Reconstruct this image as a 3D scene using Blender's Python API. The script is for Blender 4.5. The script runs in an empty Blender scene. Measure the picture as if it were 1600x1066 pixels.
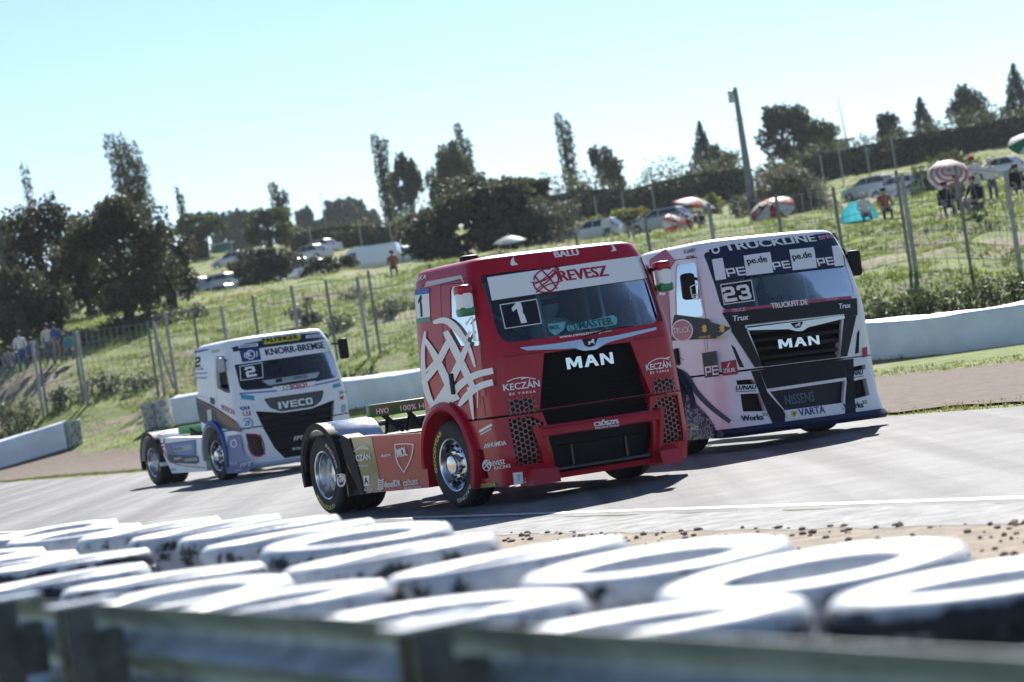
import bpy, bmesh, math, random
import numpy as np
from mathutils import Vector, Matrix
R = math.radians
random.seed(7); rng = np.random.default_rng(11)
sc = bpy.context.scene
COL = sc.collection
# ---------------------------------------------------------------- camera
FPX, ROLL, VH, CAMH = 4510.0, R(8.72), 16.7, 1.68
cam = bpy.data.objects.new('camera', bpy.data.cameras.new('camera')); COL.objects.link(cam); sc.camera = cam
cam.data.sensor_width = 36; cam.data.lens = FPX / 1600 * 36
cam.data.clip_start = .2; cam.data.clip_end = 9000
cam.data.dof.use_dof = True; cam.data.dof.focus_distance = 34.0; cam.data.dof.aperture_fstop = 2.3
_p = math.atan(VH / FPX)
_fw = Vector((0, math.cos(_p), math.sin(_p))); _r0 = Vector((1, 0, 0)); _u0 = Vector((0, -math.sin(_p), math.cos(_p)))
_rt = _r0 * math.cos(ROLL) - _u0 * math.sin(ROLL); _up = _r0 * math.sin(ROLL) + _u0 * math.cos(ROLL)
cam.matrix_world = Matrix(((_rt.x, _up.x, -_fw.x, 0), (_rt.y, _up.y, -_fw.y, 0), (_rt.z, _up.z, -_fw.z, CAMH), (0, 0, 0, 1)))
# ---------------------------------------------------------------- sky, sun, exposure
SUN_EL, SUN_AZ = R(36), R(9)            # azimuth from +Y towards +X: the sun stands behind the trucks
w = bpy.data.worlds.new('World'); sc.world = w; w.use_nodes = True
nt = w.node_tree; bg = nt.nodes['Background']; sky = nt.nodes.new('ShaderNodeTexSky')
sky.sky_type = 'NISHITA'; sky.sun_disc = False; sky.sun_elevation = SUN_EL; sky.sun_rotation = SUN_AZ
sky.altitude = 700; sky.air_density = .8; sky.dust_density = .05; sky.ozone_density = 2.2
nt.links.new(sky.outputs[0], bg.inputs[0]); bg.inputs[1].default_value = .07
sun = bpy.data.objects.new('sun', bpy.data.lights.new('sun', 'SUN')); COL.objects.link(sun)
sun.data.energy = 4.8; sun.data.angle = R(.53); sun.data.color = (1, .965, .91)
_sd = Vector((math.sin(SUN_AZ) * math.cos(SUN_EL), math.cos(SUN_AZ) * math.cos(SUN_EL), math.sin(SUN_EL)))
sun.rotation_euler = _sd.to_track_quat('Z', 'Y').to_euler(); sun.location = _sd * 60
sc.view_settings.view_transform = 'Standard'; sc.view_settings.look = 'None'
sc.view_settings.exposure = 1.0; sc.view_settings.gamma = 1

# ---------------------------------------------------------------- helpers
def ray(px, py):
    c, s = math.cos(ROLL), math.sin(ROLL)
    u = (px - 800) * c - (py - 533) * s; v = (px - 800) * s + (py - 533) * c
    return np.array([u / FPX, 1, -(v - VH) / FPX])
def at(px, py, D):                       # the point D metres away seen at a photo pixel
    d = ray(px, py) * D; return Vector((d[0], d[1], d[2] + CAMH))
def tag(o, label=None, cat=None, group=None, kind=None):
    if label: o['label'] = label
    if cat: o['category'] = cat
    if group: o['group'] = group
    if kind: o['kind'] = kind
    return o
def link(o, parent=None):
    COL.objects.link(o)
    if parent: o.parent = parent
    return o
def empty(name, loc=(0, 0, 0), rz=0):
    o = bpy.data.objects.new(name, None); link(o); o.location = loc; o.rotation_euler = (0, 0, rz); o.empty_display_size = .3
    return o
def copy_tree(o, parent=None):
    c = o.copy(); link(c); c.parent = parent
    for ch in list(o.children): copy_tree(ch, c)
    return c
def finish(me, mat, smooth):
    if mat is not None:
        if isinstance(mat, (list, tuple)):
            for m in mat: me.materials.append(m)
        else: me.materials.append(mat)
    if smooth is not None:
        me.polygons.foreach_set('use_smooth', [True] * len(me.polygons)); me.set_sharp_from_angle(angle=R(smooth))
    me.update()
class MB:
    def __init__(s): s.v = []; s.f = []
    def add(s, vf):
        n = len(s.v); s.v += [tuple(map(float, p)) for p in vf[0]]; s.f += [tuple(i + n for i in q) for q in vf[1]]; return s
    def xf(s, fn): s.v = [tuple(fn(Vector(p))) for p in s.v]; return s
    def mesh(s, name, mat, smooth=None):
        me = bpy.data.meshes.new(name); me.from_pydata(s.v, [], s.f); finish(me, mat, smooth); return me
    def build(s, name, mat, parent=None, smooth=None):
        return link(bpy.data.objects.new(name, s.mesh(name, mat, smooth)), parent)
    def box(s, c, d, bev=0, rot=None): return s.add(box(c, d, bev, rot))
    def tube(s, pts, r, n=8): return s.add(tube(pts, r, n))
    def lathe(s, prof, n=24, ax='z', c=(0, 0, 0), a0=0, a1=2 * math.pi): return s.add(lathe(prof, n, ax, c, a0, a1))
def obj(name, vf, mat, parent=None, smooth=None): return MB().add(vf).build(name, mat, parent, smooth)
def box(c, d, bev=0, rot=None):
    bm = bmesh.new(); bmesh.ops.create_cube(bm, size=1)
    for v in bm.verts: v.co = Vector((v.co.x * d[0], v.co.y * d[1], v.co.z * d[2]))
    if bev: bmesh.ops.bevel(bm, geom=bm.edges[:], offset=bev, segments=2, affect='EDGES', profile=.5)
    bm.verts.index_update()
    M = rot if rot else Matrix.Identity(3)
    v = [M @ p.co + Vector(c) for p in bm.verts]; f = [[q.index for q in p.verts] for p in bm.faces]; bm.free()
    return v, f
def tube(pts, r, n=8):
    pts = [Vector(p) for p in pts]; v = []; f = []; rs = r if isinstance(r, (list, tuple)) else [r] * len(pts)
    prev = None
    for i, p in enumerate(pts):
        t = (pts[min(i + 1, len(pts) - 1)] - pts[max(i - 1, 0)]).normalized()
        if prev is None:
            a = Vector((0, 0, 1)) if abs(t.z) < .9 else Vector((1, 0, 0)); x = t.cross(a).normalized()
        else: x = (prev - t * prev.dot(t)).normalized()
        prev = x; y = t.cross(x)
        for k in range(n):
            a = 2 * math.pi * k / n; v.append(p + (x * math.cos(a) + y * math.sin(a)) * rs[i])
    for i in range(len(pts) - 1):
        for k in range(n):
            f.append((i * n + k, i * n + (k + 1) % n, (i + 1) * n + (k + 1) % n, (i + 1) * n + k))
    f.append(tuple(range(n))[::-1]); f.append(tuple((len(pts) - 1) * n + k for k in range(n)))
    return v, f
def lathe(prof, n=24, ax='z', c=(0, 0, 0), a0=0, a1=2 * math.pi):
    v = []; f = []; full = abs(a1 - a0 - 2 * math.pi) < 1e-6; m = n if full else n + 1
    for k in range(m):
        a = a0 + (a1 - a0) * k / n; ca, sa = math.cos(a), math.sin(a)
        for r, h in prof:
            p = (r * ca, r * sa, h) if ax == 'z' else (h, r * ca, r * sa) if ax == 'x' else (r * ca, h, r * sa)
            v.append((p[0] + c[0], p[1] + c[1], p[2] + c[2]))
    q = len(prof)
    for k in range(n):
        k2 = (k + 1) % m
        for j in range(q - 1): f.append((k * q + j, k2 * q + j, k2 * q + j + 1, k * q + j + 1))
    return v, f
def loft(secs, cap=True):
    v = [p for s in secs for p in s]; n = len(secs[0]); f = []
    for i in range(len(secs) - 1):
        for k in range(n): f.append((i * n + k, i * n + (k + 1) % n, (i + 1) * n + (k + 1) % n, (i + 1) * n + k))
    if cap: f.append(tuple(range(n))[::-1]); f.append(tuple((len(secs) - 1) * n + k for k in range(n)))
    return v, f
def prism(poly, ax, d0, d1):
    m = {'x': lambda a, b, d: (d, a, b), 'y': lambda a, b, d: (a, d, b), 'z': lambda a, b, d: (a, b, d)}[ax]
    n = len(poly); v = [m(a, b, d0) for a, b in poly] + [m(a, b, d1) for a, b in poly]
    f = [(i, (i + 1) % n, n + (i + 1) % n, n + i) for i in range(n)] + [tuple(range(n))[::-1], tuple(range(n, 2 * n))]
    bm = bmesh.new(); vs = [bm.verts.new(p) for p in v]
    for q in f: bm.faces.new([vs[i] for i in q])
    bmesh.ops.recalc_face_normals(bm, faces=bm.faces[:]); bm.verts.index_update()
    f = [[q.index for q in p.verts] for p in bm.faces]; bm.free()
    return v, f
def roundpoly(poly, r, n=4):
    out = []; m = len(poly); rr = r if isinstance(r, (list, tuple)) else [r] * m
    for i in range(m):
        p = Vector(poly[i]); a = Vector(poly[i - 1]) - p; b = Vector(poly[(i + 1) % m]) - p
        ra = min(rr[i], a.length * .45, b.length * .45); A = p + a.normalized() * ra; B = p + b.normalized() * ra
        for k in range(n + 1):
            t = k / n; out.append(tuple(A * (1 - t) ** 2 + p * 2 * t * (1 - t) + B * t * t))
    return out
def carve(o, cutters):
    tmp = []
    for c in cutters:
        k = obj('cutter', c, None); tmp.append(k)
        bm = bmesh.new(); bm.from_mesh(k.data); bmesh.ops.recalc_face_normals(bm, faces=bm.faces[:]); bm.to_mesh(k.data); bm.free()
        md = o.modifiers.new('b', 'BOOLEAN'); md.operation = 'DIFFERENCE'; md.solver = 'EXACT'; md.object = k
    dg = bpy.context.evaluated_depsgraph_get(); dg.update()
    me = bpy.data.meshes.new_from_object(o.evaluated_get(dg)); o.modifiers.clear(); old = o.data; o.data = me
    bpy.data.meshes.remove(old)
    for k in tmp: d = k.data; bpy.data.objects.remove(k); bpy.data.meshes.remove(d)
    return o
_tc = {}
def textmesh(txt, bold=0, shear=0, space=1.0):
    key = (txt, bold, shear, space)
    if key not in _tc:
        cu = bpy.data.curves.new('t', 'FONT'); cu.body = txt; cu.size = 1; cu.offset = bold; cu.shear = shear; cu.resolution_u = 3; cu.space_character = space
        o = bpy.data.objects.new('t', cu); link(o)
        dg = bpy.context.evaluated_depsgraph_get(); dg.update()
        me = bpy.data.meshes.new_from_object(o.evaluated_get(dg))
        v = np.array([p.co[:2] for p in me.vertices]).reshape(-1, 2); f = [tuple(p.vertices) for p in me.polygons]
        bpy.data.objects.remove(o); bpy.data.curves.remove(cu); bpy.data.meshes.remove(me)
        v = (v - v.min(0)) / (v.max(0) - v.min(0)); _tc[key] = (v, f)
    return _tc[key]
def snoise(x, y, seed=0):                # cheap smooth value noise for terrain, numpy
    x = np.asarray(x, float); y = np.asarray(y, float); xi = np.floor(x).astype(np.int64); yi = np.floor(y).astype(np.int64); xf = x - xi; yf = y - yi
    def h(a, b):
        n = (a * 374761393 + b * 668265263 + seed * 974634) & 0x7fffffff; n = ((n ^ (n >> 13)) * 1274126177) & 0x7fffffff; return ((n ^ (n >> 16)) & 0xffff) / 65535.0
    u = xf * xf * (3 - 2 * xf); v = yf * yf * (3 - 2 * yf)
    return (h(xi, yi) * (1 - u) + h(xi + 1, yi) * u) * (1 - v) + (h(xi, yi + 1) * (1 - u) + h(xi + 1, yi + 1) * u) * v - .5
# ---------------------------------------------------------------- materials
MT = {}
def mat(name, col, rough=.5, metal=0, coat=0, spec=.5, var=0, vscale=6, bump=0, bscale=40, col2=None, rvar=0, sub=0, coords='Object', detail=4, thr=None):
    if name in MT: return MT[name]
    m = bpy.data.materials.new(name); m.use_nodes = True; n = m.node_tree; b = n.nodes['Principled BSDF']
    b.inputs['Base Color'].default_value = (*col, 1); b.inputs['Roughness'].default_value = rough; b.inputs['Metallic'].default_value = metal
    b.inputs['Coat Weight'].default_value = coat; b.inputs['Coat Roughness'].default_value = .06; b.inputs['Specular IOR Level'].default_value = spec
    if var or col2 or bump or rvar:
        tc = n.nodes.new('ShaderNodeTexCoord')
        nz = n.nodes.new('ShaderNodeTexNoise'); nz.inputs['Scale'].default_value = vscale; nz.inputs['Detail'].default_value = detail; nz.inputs['Roughness'].default_value = .62
        n.links.new(tc.outputs[coords], nz.inputs['Vector'])
        cr = n.nodes.new('ShaderNodeValToRGB'); c2 = col2 or tuple(max(0, c * (1 - var)) for c in col); c1 = col if col2 else tuple(min(1, c * (1 + var)) for c in col)
        lo, hi = thr or (.36, .64)
        cr.color_ramp.elements[0].position = lo; cr.color_ramp.elements[1].position = hi
        cr.color_ramp.elements[0].color = (*c2, 1); cr.color_ramp.elements[1].color = (*c1, 1)
        n.links.new(nz.outputs['Fac'], cr.inputs['Fac'])
        if var or col2: n.links.new(cr.outputs[0], b.inputs['Base Color'])
        if rvar:
            mr = n.nodes.new('ShaderNodeMapRange'); mr.inputs['To Min'].default_value = max(0, rough - rvar); mr.inputs['To Max'].default_value = rough + rvar
            n.links.new(nz.outputs['Fac'], mr.inputs['Value']); n.links.new(mr.outputs[0], b.inputs['Roughness'])
        if bump:
            n2 = n.nodes.new('ShaderNodeTexNoise'); n2.inputs['Scale'].default_value = bscale; n2.inputs['Detail'].default_value = 3; n.links.new(tc.outputs[coords], n2.inputs['Vector'])
            bp = n.nodes.new('ShaderNodeBump'); bp.inputs['Strength'].default_value = bump; bp.inputs['Distance'].default_value = .02
            n.links.new(n2.outputs['Fac'], bp.inputs['Height']); n.links.new(bp.outputs[0], b.inputs['Normal'])
    MT[name] = m; return m
def glassmat(name, tint, rough=.02, gl=.9):
    if name in MT: return MT[name]
    m = bpy.data.materials.new(name); m.use_nodes = True; n = m.node_tree; n.nodes.remove(n.nodes['Principled BSDF'])
    t = n.nodes.new('ShaderNodeBsdfTransparent'); t.inputs[0].default_value = (*tint, 1)
    g = n.nodes.new('ShaderNodeBsdfGlossy'); g.inputs[0].default_value = (gl, gl, gl, 1); g.inputs['Roughness'].default_value = rough
    fr = n.nodes.new('ShaderNodeFresnel'); fr.inputs[0].default_value = 1.52
    mx = n.nodes.new('ShaderNodeMixShader'); n.links.new(fr.outputs[0], mx.inputs[0]); n.links.new(t.outputs[0], mx.inputs[1]); n.links.new(g.outputs[0], mx.inputs[2])
    n.links.new(mx.outputs[0], n.nodes['Material Output'].inputs[0]); MT[name] = m; return m
def leafmat(name, c1, c2, trans=.35, scale=.35):
    if name in MT: return MT[name]
    m = bpy.data.materials.new(name); m.use_nodes = True; n = m.node_tree; b = n.nodes['Principled BSDF']; b.inputs['Roughness'].default_value = .55; b.inputs['Specular IOR Level'].default_value = .35
    tc = n.nodes.new('ShaderNodeTexCoord'); nz = n.nodes.new('ShaderNodeTexNoise'); nz.inputs['Scale'].default_value = scale; nz.inputs['Detail'].default_value = 6; nz.inputs['Roughness'].default_value = .75
    n.links.new(tc.outputs['Object'], nz.inputs['Vector'])
    cr = n.nodes.new('ShaderNodeValToRGB'); cr.color_ramp.elements[0].position = .38; cr.color_ramp.elements[1].position = .62
    cr.color_ramp.elements[0].color = (*c1, 1); cr.color_ramp.elements[1].color = (*c2, 1); n.links.new(nz.outputs['Fac'], cr.inputs['Fac']); n.links.new(cr.outputs[0], b.inputs['Base Color'])
    t = n.nodes.new('ShaderNodeBsdfTranslucent'); n.links.new(cr.outputs[0], t.inputs[0]); mx = n.nodes.new('ShaderNodeMixShader'); mx.inputs[0].default_value = trans
    n.links.new(b.outputs[0], mx.inputs[1]); n.links.new(t.outputs[0], mx.inputs[2]); n.links.new(mx.outputs[0], n.nodes['Material Output'].inputs[0])
    MT[name] = m; return m
WHITE = mat('white_print', (.86, .87, .88), .4, spec=.3); BLACK = mat('black_plastic', (.011, .011, .012), .6, spec=.2); DARKP = mat('dark_print', (.008, .011, .022), .5, spec=.25)
CHROME = mat('chrome', (.75, .76, .78), .12, 1, rvar=.05, vscale=9); ALU = mat('polished_alloy', (.68, .69, .71), .2, 1, rvar=.08, vscale=14)
STEEL = mat('dark_steel', (.09, .095, .1), .5, .7, var=.3, vscale=8); RUBBER = mat('tyre_rubber', (.017, .017, .018), .72, var=.3, vscale=18, bump=.15, bscale=60)
# ================================================================ THE GROUND
# photo pixel, distance: heights come out of the pixel; distances from posts (3 m), cars (1.45 m), people (1.75 m), barriers (1.05 m)
CP = [(1600, 545, 70), (1480, 553, 71), (1350, 566, 73), (1600, 432, 82), (1450, 440, 83), (1350, 455, 84), (1600, 385, 88), (1400, 400, 90), (1600, 300, 101), (1500, 330, 102), (1380, 352, 106),
      (1420, 314, 205), (1330, 325, 205), (1560, 282, 190), (1400, 258, 262), (1560, 232, 262), (1250, 296, 262),
      (800, 610, 85), (900, 600, 82), (1000, 590, 80), (800, 470, 108), (1000, 430, 105), (930, 372, 188), (1060, 372, 175), (1180, 357, 178), (800, 395, 180), (1000, 338, 268), (850, 352, 268),
      (580, 640, 95), (460, 645, 98), (240, 662, 104), (60, 690, 107), (170, 665, 110), (0, 660, 113), (75, 637, 116), (130, 632, 116), (275, 612, 113), (20, 560, 126), (140, 527, 130), (300, 508, 128), (450, 487, 128), (560, 465, 128), (640, 440, 130),
      (330, 480, 225), (200, 490, 205), (60, 520, 200), (640, 424, 205), (520, 431, 205), (640, 395, 235), (480, 402, 250), (400, 388, 300), (560, 398, 258), (660, 380, 260), (200, 425, 300), (30, 450, 300)]
cpw = np.array([[*at(*c)] for c in CP])
extra = []
for D, z in ((430, 17), (700, 22), (1200, 26), (3000, 30)):
    for t in (-.42, -.2, 0, .2, .42): extra.append((t * D, D, z + (2 if t > 0 else 0)))
for t in (-.45, .45):
    for D, z in ((70, .3), (105, 3.6), (200, 8), (270, 12.6)): extra.append((t * D, D, z))
cpw = np.vstack([cpw, np.array(extra)])
def _par(X, Y): Y = np.maximum(Y, 25); return np.stack([X / Y * 4.2, np.log(Y) * 2.0], -1)
_P = _par(cpw[:, 0], cpw[:, 1])
def _K(a, b): d = np.linalg.norm(a[:, None] - b[None], axis=-1); return np.where(d > 1e-9, d * d * np.log(np.maximum(d, 1e-9)), 0)
_n = len(_P); _A = np.zeros((_n + 3, _n + 3)); _A[:_n, :_n] = _K(_P, _P) + np.eye(_n) * .012
_A[:_n, _n] = 1; _A[:_n, _n + 1:] = _P; _A[_n, :_n] = 1; _A[_n + 1:, :_n] = _P.T
_W = np.linalg.solve(_A, np.r_[cpw[:, 2], 0, 0, 0])
TD = np.array([-.383, .924]); TN = np.array([.924, .383]); N_FAR = 19.95
def gz(X, Y):
    X = np.atleast_1d(np.asarray(X, float)); Y = np.atleast_1d(np.asarray(Y, float)); p = _par(X, Y); z = np.zeros(len(X))
    for i in range(0, len(X), 20000):
        q = p[i:i + 20000]; z[i:i + 20000] = _K(q, _P) @ _W[:_n] + _W[_n] + q @ _W[_n + 1:]
    n = X * TN[0] + Y * TN[1] - N_FAR; k = np.clip((n - .3) / 9, 0, 1); k = k * k * (3 - 2 * k)
    r = np.clip((n - 14) / 10, 0, 1)
    z = np.maximum(z, 0) * k
    return z + r * (snoise(X / 3.1, Y / 3.1, 1) * .55 + snoise(X / 1.2, Y / 1.2, 2) * .42) * np.clip(z / 1.5, 0, 1)
def g1(x, y): return float(gz(x, y)[0])
def gpos(x, y, dz=0): return Vector((x, y, g1(x, y) + dz))
def drop(px, py, D, dz=0):               # stand a thing on the ground below/at a photo pixel, D metres away
    p = at(px, py, D); return gpos(p.x, p.y, dz)
ys = np.r_[np.arange(-12, 50, 3.0), np.arange(50, 145, .62), np.arange(145, 330, 2.2), np.geomspace(330, 4200, 40)]
tt = np.linspace(-1, 1, 250)
GX = np.array([[t * (26 + .42 * max(y, 0)) for t in tt] for y in ys]); GY = np.repeat(ys[:, None], len(tt), 1)
GZ = gz(GX.ravel(), GY.ravel())
def gridmesh(name, X, Y, Z, m, smooth=180):
    r, c = X.shape; v = np.stack([X.ravel(), Y.ravel(), Z.ravel()], 1); i = np.arange((r - 1) * c).reshape(r - 1, c)[:, :-1].ravel()
    f = np.stack([i, i + 1, i + c + 1, i + c], 1)
    me = bpy.data.meshes.new(name); me.from_pydata(v.tolist(), [], f.tolist()); finish(me, m, smooth); return link(bpy.data.objects.new(name, me))
def groundmat():
    m = bpy.data.materials.new('hill_grass'); m.use_nodes = True; n = m.node_tree; b = n.nodes['Principled BSDF']; b.inputs['Roughness'].default_value = .9; b.inputs['Specular IOR Level'].default_value = .15
    tc = n.nodes.new('ShaderNodeTexCoord')
    def noise(s, d=5, r=.6):
        q = n.nodes.new('ShaderNodeTexNoise'); q.inputs['Scale'].default_value = s; q.inputs['Detail'].default_value = d; q.inputs['Roughness'].default_value = r; n.links.new(tc.outputs['Object'], q.inputs['Vector']); return q
    def ramp(src, e):
        q = n.nodes.new('ShaderNodeValToRGB'); q.color_ramp.elements[0].position = e[0][0]; q.color_ramp.elements[0].color = (*e[0][1], 1); q.color_ramp.elements[1].position = e[-1][0]; q.color_ramp.elements[1].color = (*e[-1][1], 1)
        for p, c in e[1:-1]: x = q.color_ramp.elements.new(p); x.color = (*c, 1)
        n.links.new(src.outputs['Fac'], q.inputs['Fac']); return q
    g = ramp(noise(.9, 8, .7), [(.3, (.07, .1, .022)), (.5, (.15, .2, .04)), (.68, (.25, .29, .08))])
    d = ramp(noise(1.7, 6, .7), [(.35, (.16, .125, .085)), (.65, (.34, .29, .2))])
    k = ramp(noise(.16, 6, .65), [(.5, (0, 0, 0)), (.62, (1, 1, 1))])
    mx = n.nodes.new('ShaderNodeMix'); mx.data_type = 'RGBA'; n.links.new(k.outputs[0], mx.inputs['Factor']); n.links.new(g.outputs[0], mx.inputs['A']); n.links.new(d.outputs[0], mx.inputs['B']); n.links.new(mx.outputs['Result'], b.inputs['Base Color'])
    bp = n.nodes.new('ShaderNodeBump'); bp.inputs['Strength'].default_value = .8; bp.inputs['Distance'].default_value = .15; n.links.new(noise(5, 4).outputs['Fac'], bp.inputs['Height']); n.links.new(bp.outputs[0], b.inputs['Normal'])
    return m
ground = gridmesh('ground', GX, GY, GZ.reshape(GX.shape), groundmat()); tag(ground, 'grassy hillside with dry patches rising behind the race track', 'hillside', kind='structure')
def asphalt():
    m = mat('asphalt', (.185, .182, .182), .8, var=.2, vscale=1.2, detail=9, bump=.6, bscale=60, spec=.3)
    n = m.node_tree; b = n.nodes['Principled BSDF']; tc = n.nodes.new('ShaderNodeTexCoord'); mp = n.nodes.new('ShaderNodeMapping'); mp.inputs['Rotation'].default_value = (0, 0, R(-22.5 )); mp.inputs['Scale'].default_value = (1.1, .03, 1)
    n.links.new(tc.outputs['Object'], mp.inputs[0]); nz = n.nodes.new('ShaderNodeTexNoise'); nz.inputs['Scale'].default_value = 1.3; nz.inputs['Detail'].default_value = 4; n.links.new(mp.outputs[0], nz.inputs['Vector'])
    cr = n.nodes.new('ShaderNodeValToRGB'); cr.color_ramp.elements[0].position = .4; cr.color_ramp.elements[0].color = (.5, .5, .52, 1); cr.color_ramp.elements[1].position = .6; cr.color_ramp.elements[1].color = (1, 1, 1, 1); n.links.new(nz.outputs['Fac'], cr.inputs['Fac'])
    mx = n.nodes.new('ShaderNodeMix'); mx.data_type = 'RGBA'; mx.blend_type = 'MULTIPLY'; mx.inputs['Factor'].default_value = 1
    src = b.inputs['Base Color'].links[0].from_socket; n.links.new(src, mx.inputs['A']); n.links.new(cr.outputs[0], mx.inputs['B']); n.links.new(mx.outputs['Result'], b.inputs['Base Color'])
    return m
def band(name, m, s0, s1, edge0, edge1, ns, nn, dz, jit=0):       # strip of ground along the track: edges are offsets across it
    S = np.repeat(np.linspace(s0, s1, ns)[:, None], nn, 1); k = np.repeat(np.linspace(0, 1, nn)[None], ns, 0)
    e0 = np.array([edge0(s) for s in S[:, 0]])[:, None] + jit * snoise(S[:, :1] / .35, S[:, :1] * 0, 5) + jit * snoise(S[:, :1] / 1.7, S[:, :1] * 0, 8); e1 = np.array([edge1(s) for s in S[:, 0]])[:, None] + jit * snoise(S[:, :1] / .3, S[:, :1] * 0, 6) + jit * snoise(S[:, :1] / 1.9, S[:, :1] * 0, 9)
    N = e0 * (1 - k) + e1 * k; X = S * TD[0] + N * TN[0]; Y = S * TD[1] + N * TN[1]
    Z = gz(X.ravel(), Y.ravel()).reshape(X.shape) + dz
    return tag(gridmesh(name, X, Y, Z, m), kind='structure')
near = lambda s: 11.66 - (s - 18.7) * .05 - .0004 * max(0, s - 30) ** 2
far = lambda s: N_FAR
track = band('track', asphalt(), -25, 170, lambda s: near(s) - .22, far, 200, 12, .004); tag(track, 'pale grey asphalt race track with rubber streaks under the trucks', 'road')
tag(band('edge_line', mat('line_paint', (.6, .6, .6), .6, col2=(.3, .3, .3), vscale=9, thr=(.3, .5)), -25, 120, near, lambda s: near(s) + .13, 260, 2, .008), 'painted white line along the near track edge', 'road marking')
tag(band('concrete_strip', mat('old_concrete', (.34, .335, .33), .9, col2=(.17, .165, .16), vscale=3.5, detail=8, bump=.7, bscale=14), -25, 90, lambda s: near(s) - 1.35, lambda s: near(s) - .2, 420, 3, .006, .16), 'cracked pale concrete strip beside the white edge line', 'kerb')
tag(band('sand_shoulder', mat('sand', (.36, .29, .21), .95, col2=(.19, .15, .11), vscale=5, detail=9, bump=.9, bscale=30), -25, 90, lambda s: near(s) - 9.0, lambda s: near(s) - 1.2, 160, 8, .003, .1), 'sandy stony shoulder between track and tyre wall', 'shoulder')
def gfar(s): return N_FAR + np.interp(s, [0, 30, 55, 75, 90, 100, 120, 170], [10.5, 10.5, 9.5, 8.2, 6.6, 5.2, 4.4, 4.4])
gvl = mat('gravel', (.15, .1, .064), .95, col2=(.06, .039, .025), vscale=4.5, detail=10, bump=1, bscale=22)
tag(band('gravel_trap', gvl, -10, 170, lambda s: N_FAR + .55 + .4 * snoise(s / 4, 0), gfar, 300, 26, .035, .5), 'brown raked gravel trap beyond the track', 'gravel trap')
# ================================================================ RACING TRUCKS
ZM = {'A': (640, 360, 3.5523), 'B': (460, 560, 4.1), 'C': (740, 540, 4.1), 'D': (1010, 350, 2.9605), 'E': (200, 500, 3.808)}   # enlarged crops of the photo
def zp(k, p): o = ZM[k]; return (o[0] + p[0] / o[2], o[1] + p[1] / o[2])
GLASS = glassmat('windscreen_glass', (.66, .8, .84)); SGLASS = glassmat('side_glass', (.6, .68, .7))
INNER = mat('cab_interior', (.06, .065, .07), .7); CAGE = mat('roll_cage_paint', (.6, .61, .63), .45); SEATM = mat('seat_shell', (.02, .02, .022), .6); NETM = mat('webbing', (.5, .5, .5), .8)
GLY = {'M': (1.15, [[(0, 0), (0, 1), (.28, 1), (.5, .48), (.72, 1), (1, 1), (1, 0), (.77, 0), (.77, .6), (.58, .15), (.42, .15), (.23, .6), (.23, 0)]]), 'A': (1.1, [[(0, 0), (.36, 1), (.5, 1), (.5, .74), (.43, .5), (.5, .5), (.5, .3), (.36, .3), (.27, 0)], [(1, 0), (.73, 0), (.64, .3), (.5, .3), (.5, .5), (.57, .5), (.5, .74), (.5, 1), (.64, 1)]]),
 'N': (1, [[(0, 0), (0, 1), (.27, 1), (.75, .36), (.75, 1), (1, 1), (1, 0), (.74, 0), (.25, .64), (.25, 0)]]), '1': (.6, [[(.4, 0), (.4, .72), (.05, .6), (.05, .78), (.5, 1), (.85, 1), (.85, 0)]]),
 '2': (.9, [[(0, 0), (0, .46), (.14, .6), (.7, .6), (.7, .8), (.28, .8), (.28, .7), (0, .7), (0, .86), (.14, 1), (.86, 1), (1, .86), (1, .52), (.86, .4), (.28, .4), (.28, .22), (1, .22), (1, 0)]]), '3': (.9, [[(0, .86), (.14, 1), (.86, 1), (1, .86), (1, .6), (.92, .5), (1, .4), (1, .14), (.86, 0), (.14, 0), (0, .14), (0, .32), (.27, .32), (.27, .21), (.72, .21), (.72, .4), (.3, .4), (.3, .6), (.72, .6), (.72, .79), (.27, .79), (.27, .68), (0, .68)]]),
 'P': (1, [[(0, 0), (0, 1), (.22, 1), (.22, 0)], [(.22, 1), (1, 1), (1, .82), (.22, .82)], [(.78, .82), (1, .82), (1, .5), (.78, .5)], [(.22, .5), (1, .5), (1, .32), (.22, .32)]]), 'E': (1, [[(0, 0), (0, 1), (1, 1), (1, .82), (.22, .82), (.22, .6), (1, .6), (1, .42), (.22, .42), (.22, .18), (1, .18), (1, 0)]]),
 'I': (.35, [[(0, 0), (0, 1), (1, 1), (1, 0)]]), 'V': (1.05, [[(0, 1), (.3, 1), (.5, .35), (.7, 1), (1, 1), (.64, 0), (.36, 0)]]), 'C': (.95, [[(1, 1), (.15, 1), (0, .85), (0, .15), (.15, 0), (1, 0), (1, .22), (.28, .22), (.28, .78), (1, .78)]]),
 'O': (1, [[(0, .15), (0, .85), (.15, 1), (.5, 1), (.5, .78), (.28, .78), (.28, .22), (.5, .22), (.5, 0), (.15, 0)], [(1, .15), (.85, 0), (.5, 0), (.5, .22), (.72, .22), (.72, .78), (.5, .78), (.5, 1), (.85, 1), (1, .85)]])}
def slice2d(v, f, n):                     # cut letters into narrow strips so that they follow a curved panel
    bm = bmesh.new(); vs = [bm.verts.new((p[0], p[1], 0)) for p in v]
    for q in f:
        try: bm.faces.new([vs[i] for i in q])
        except ValueError: pass
    for k in range(1, n): bmesh.ops.bisect_plane(bm, geom=bm.verts[:] + bm.edges[:] + bm.faces[:], plane_co=(k / n, 0, 0), plane_no=(1, 0, 0))
    bm.verts.index_update(); out = np.array([q.co[:2] for q in bm.verts]), [tuple(x.index for x in q.verts) for q in bm.faces]; bm.free(); return out
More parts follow.
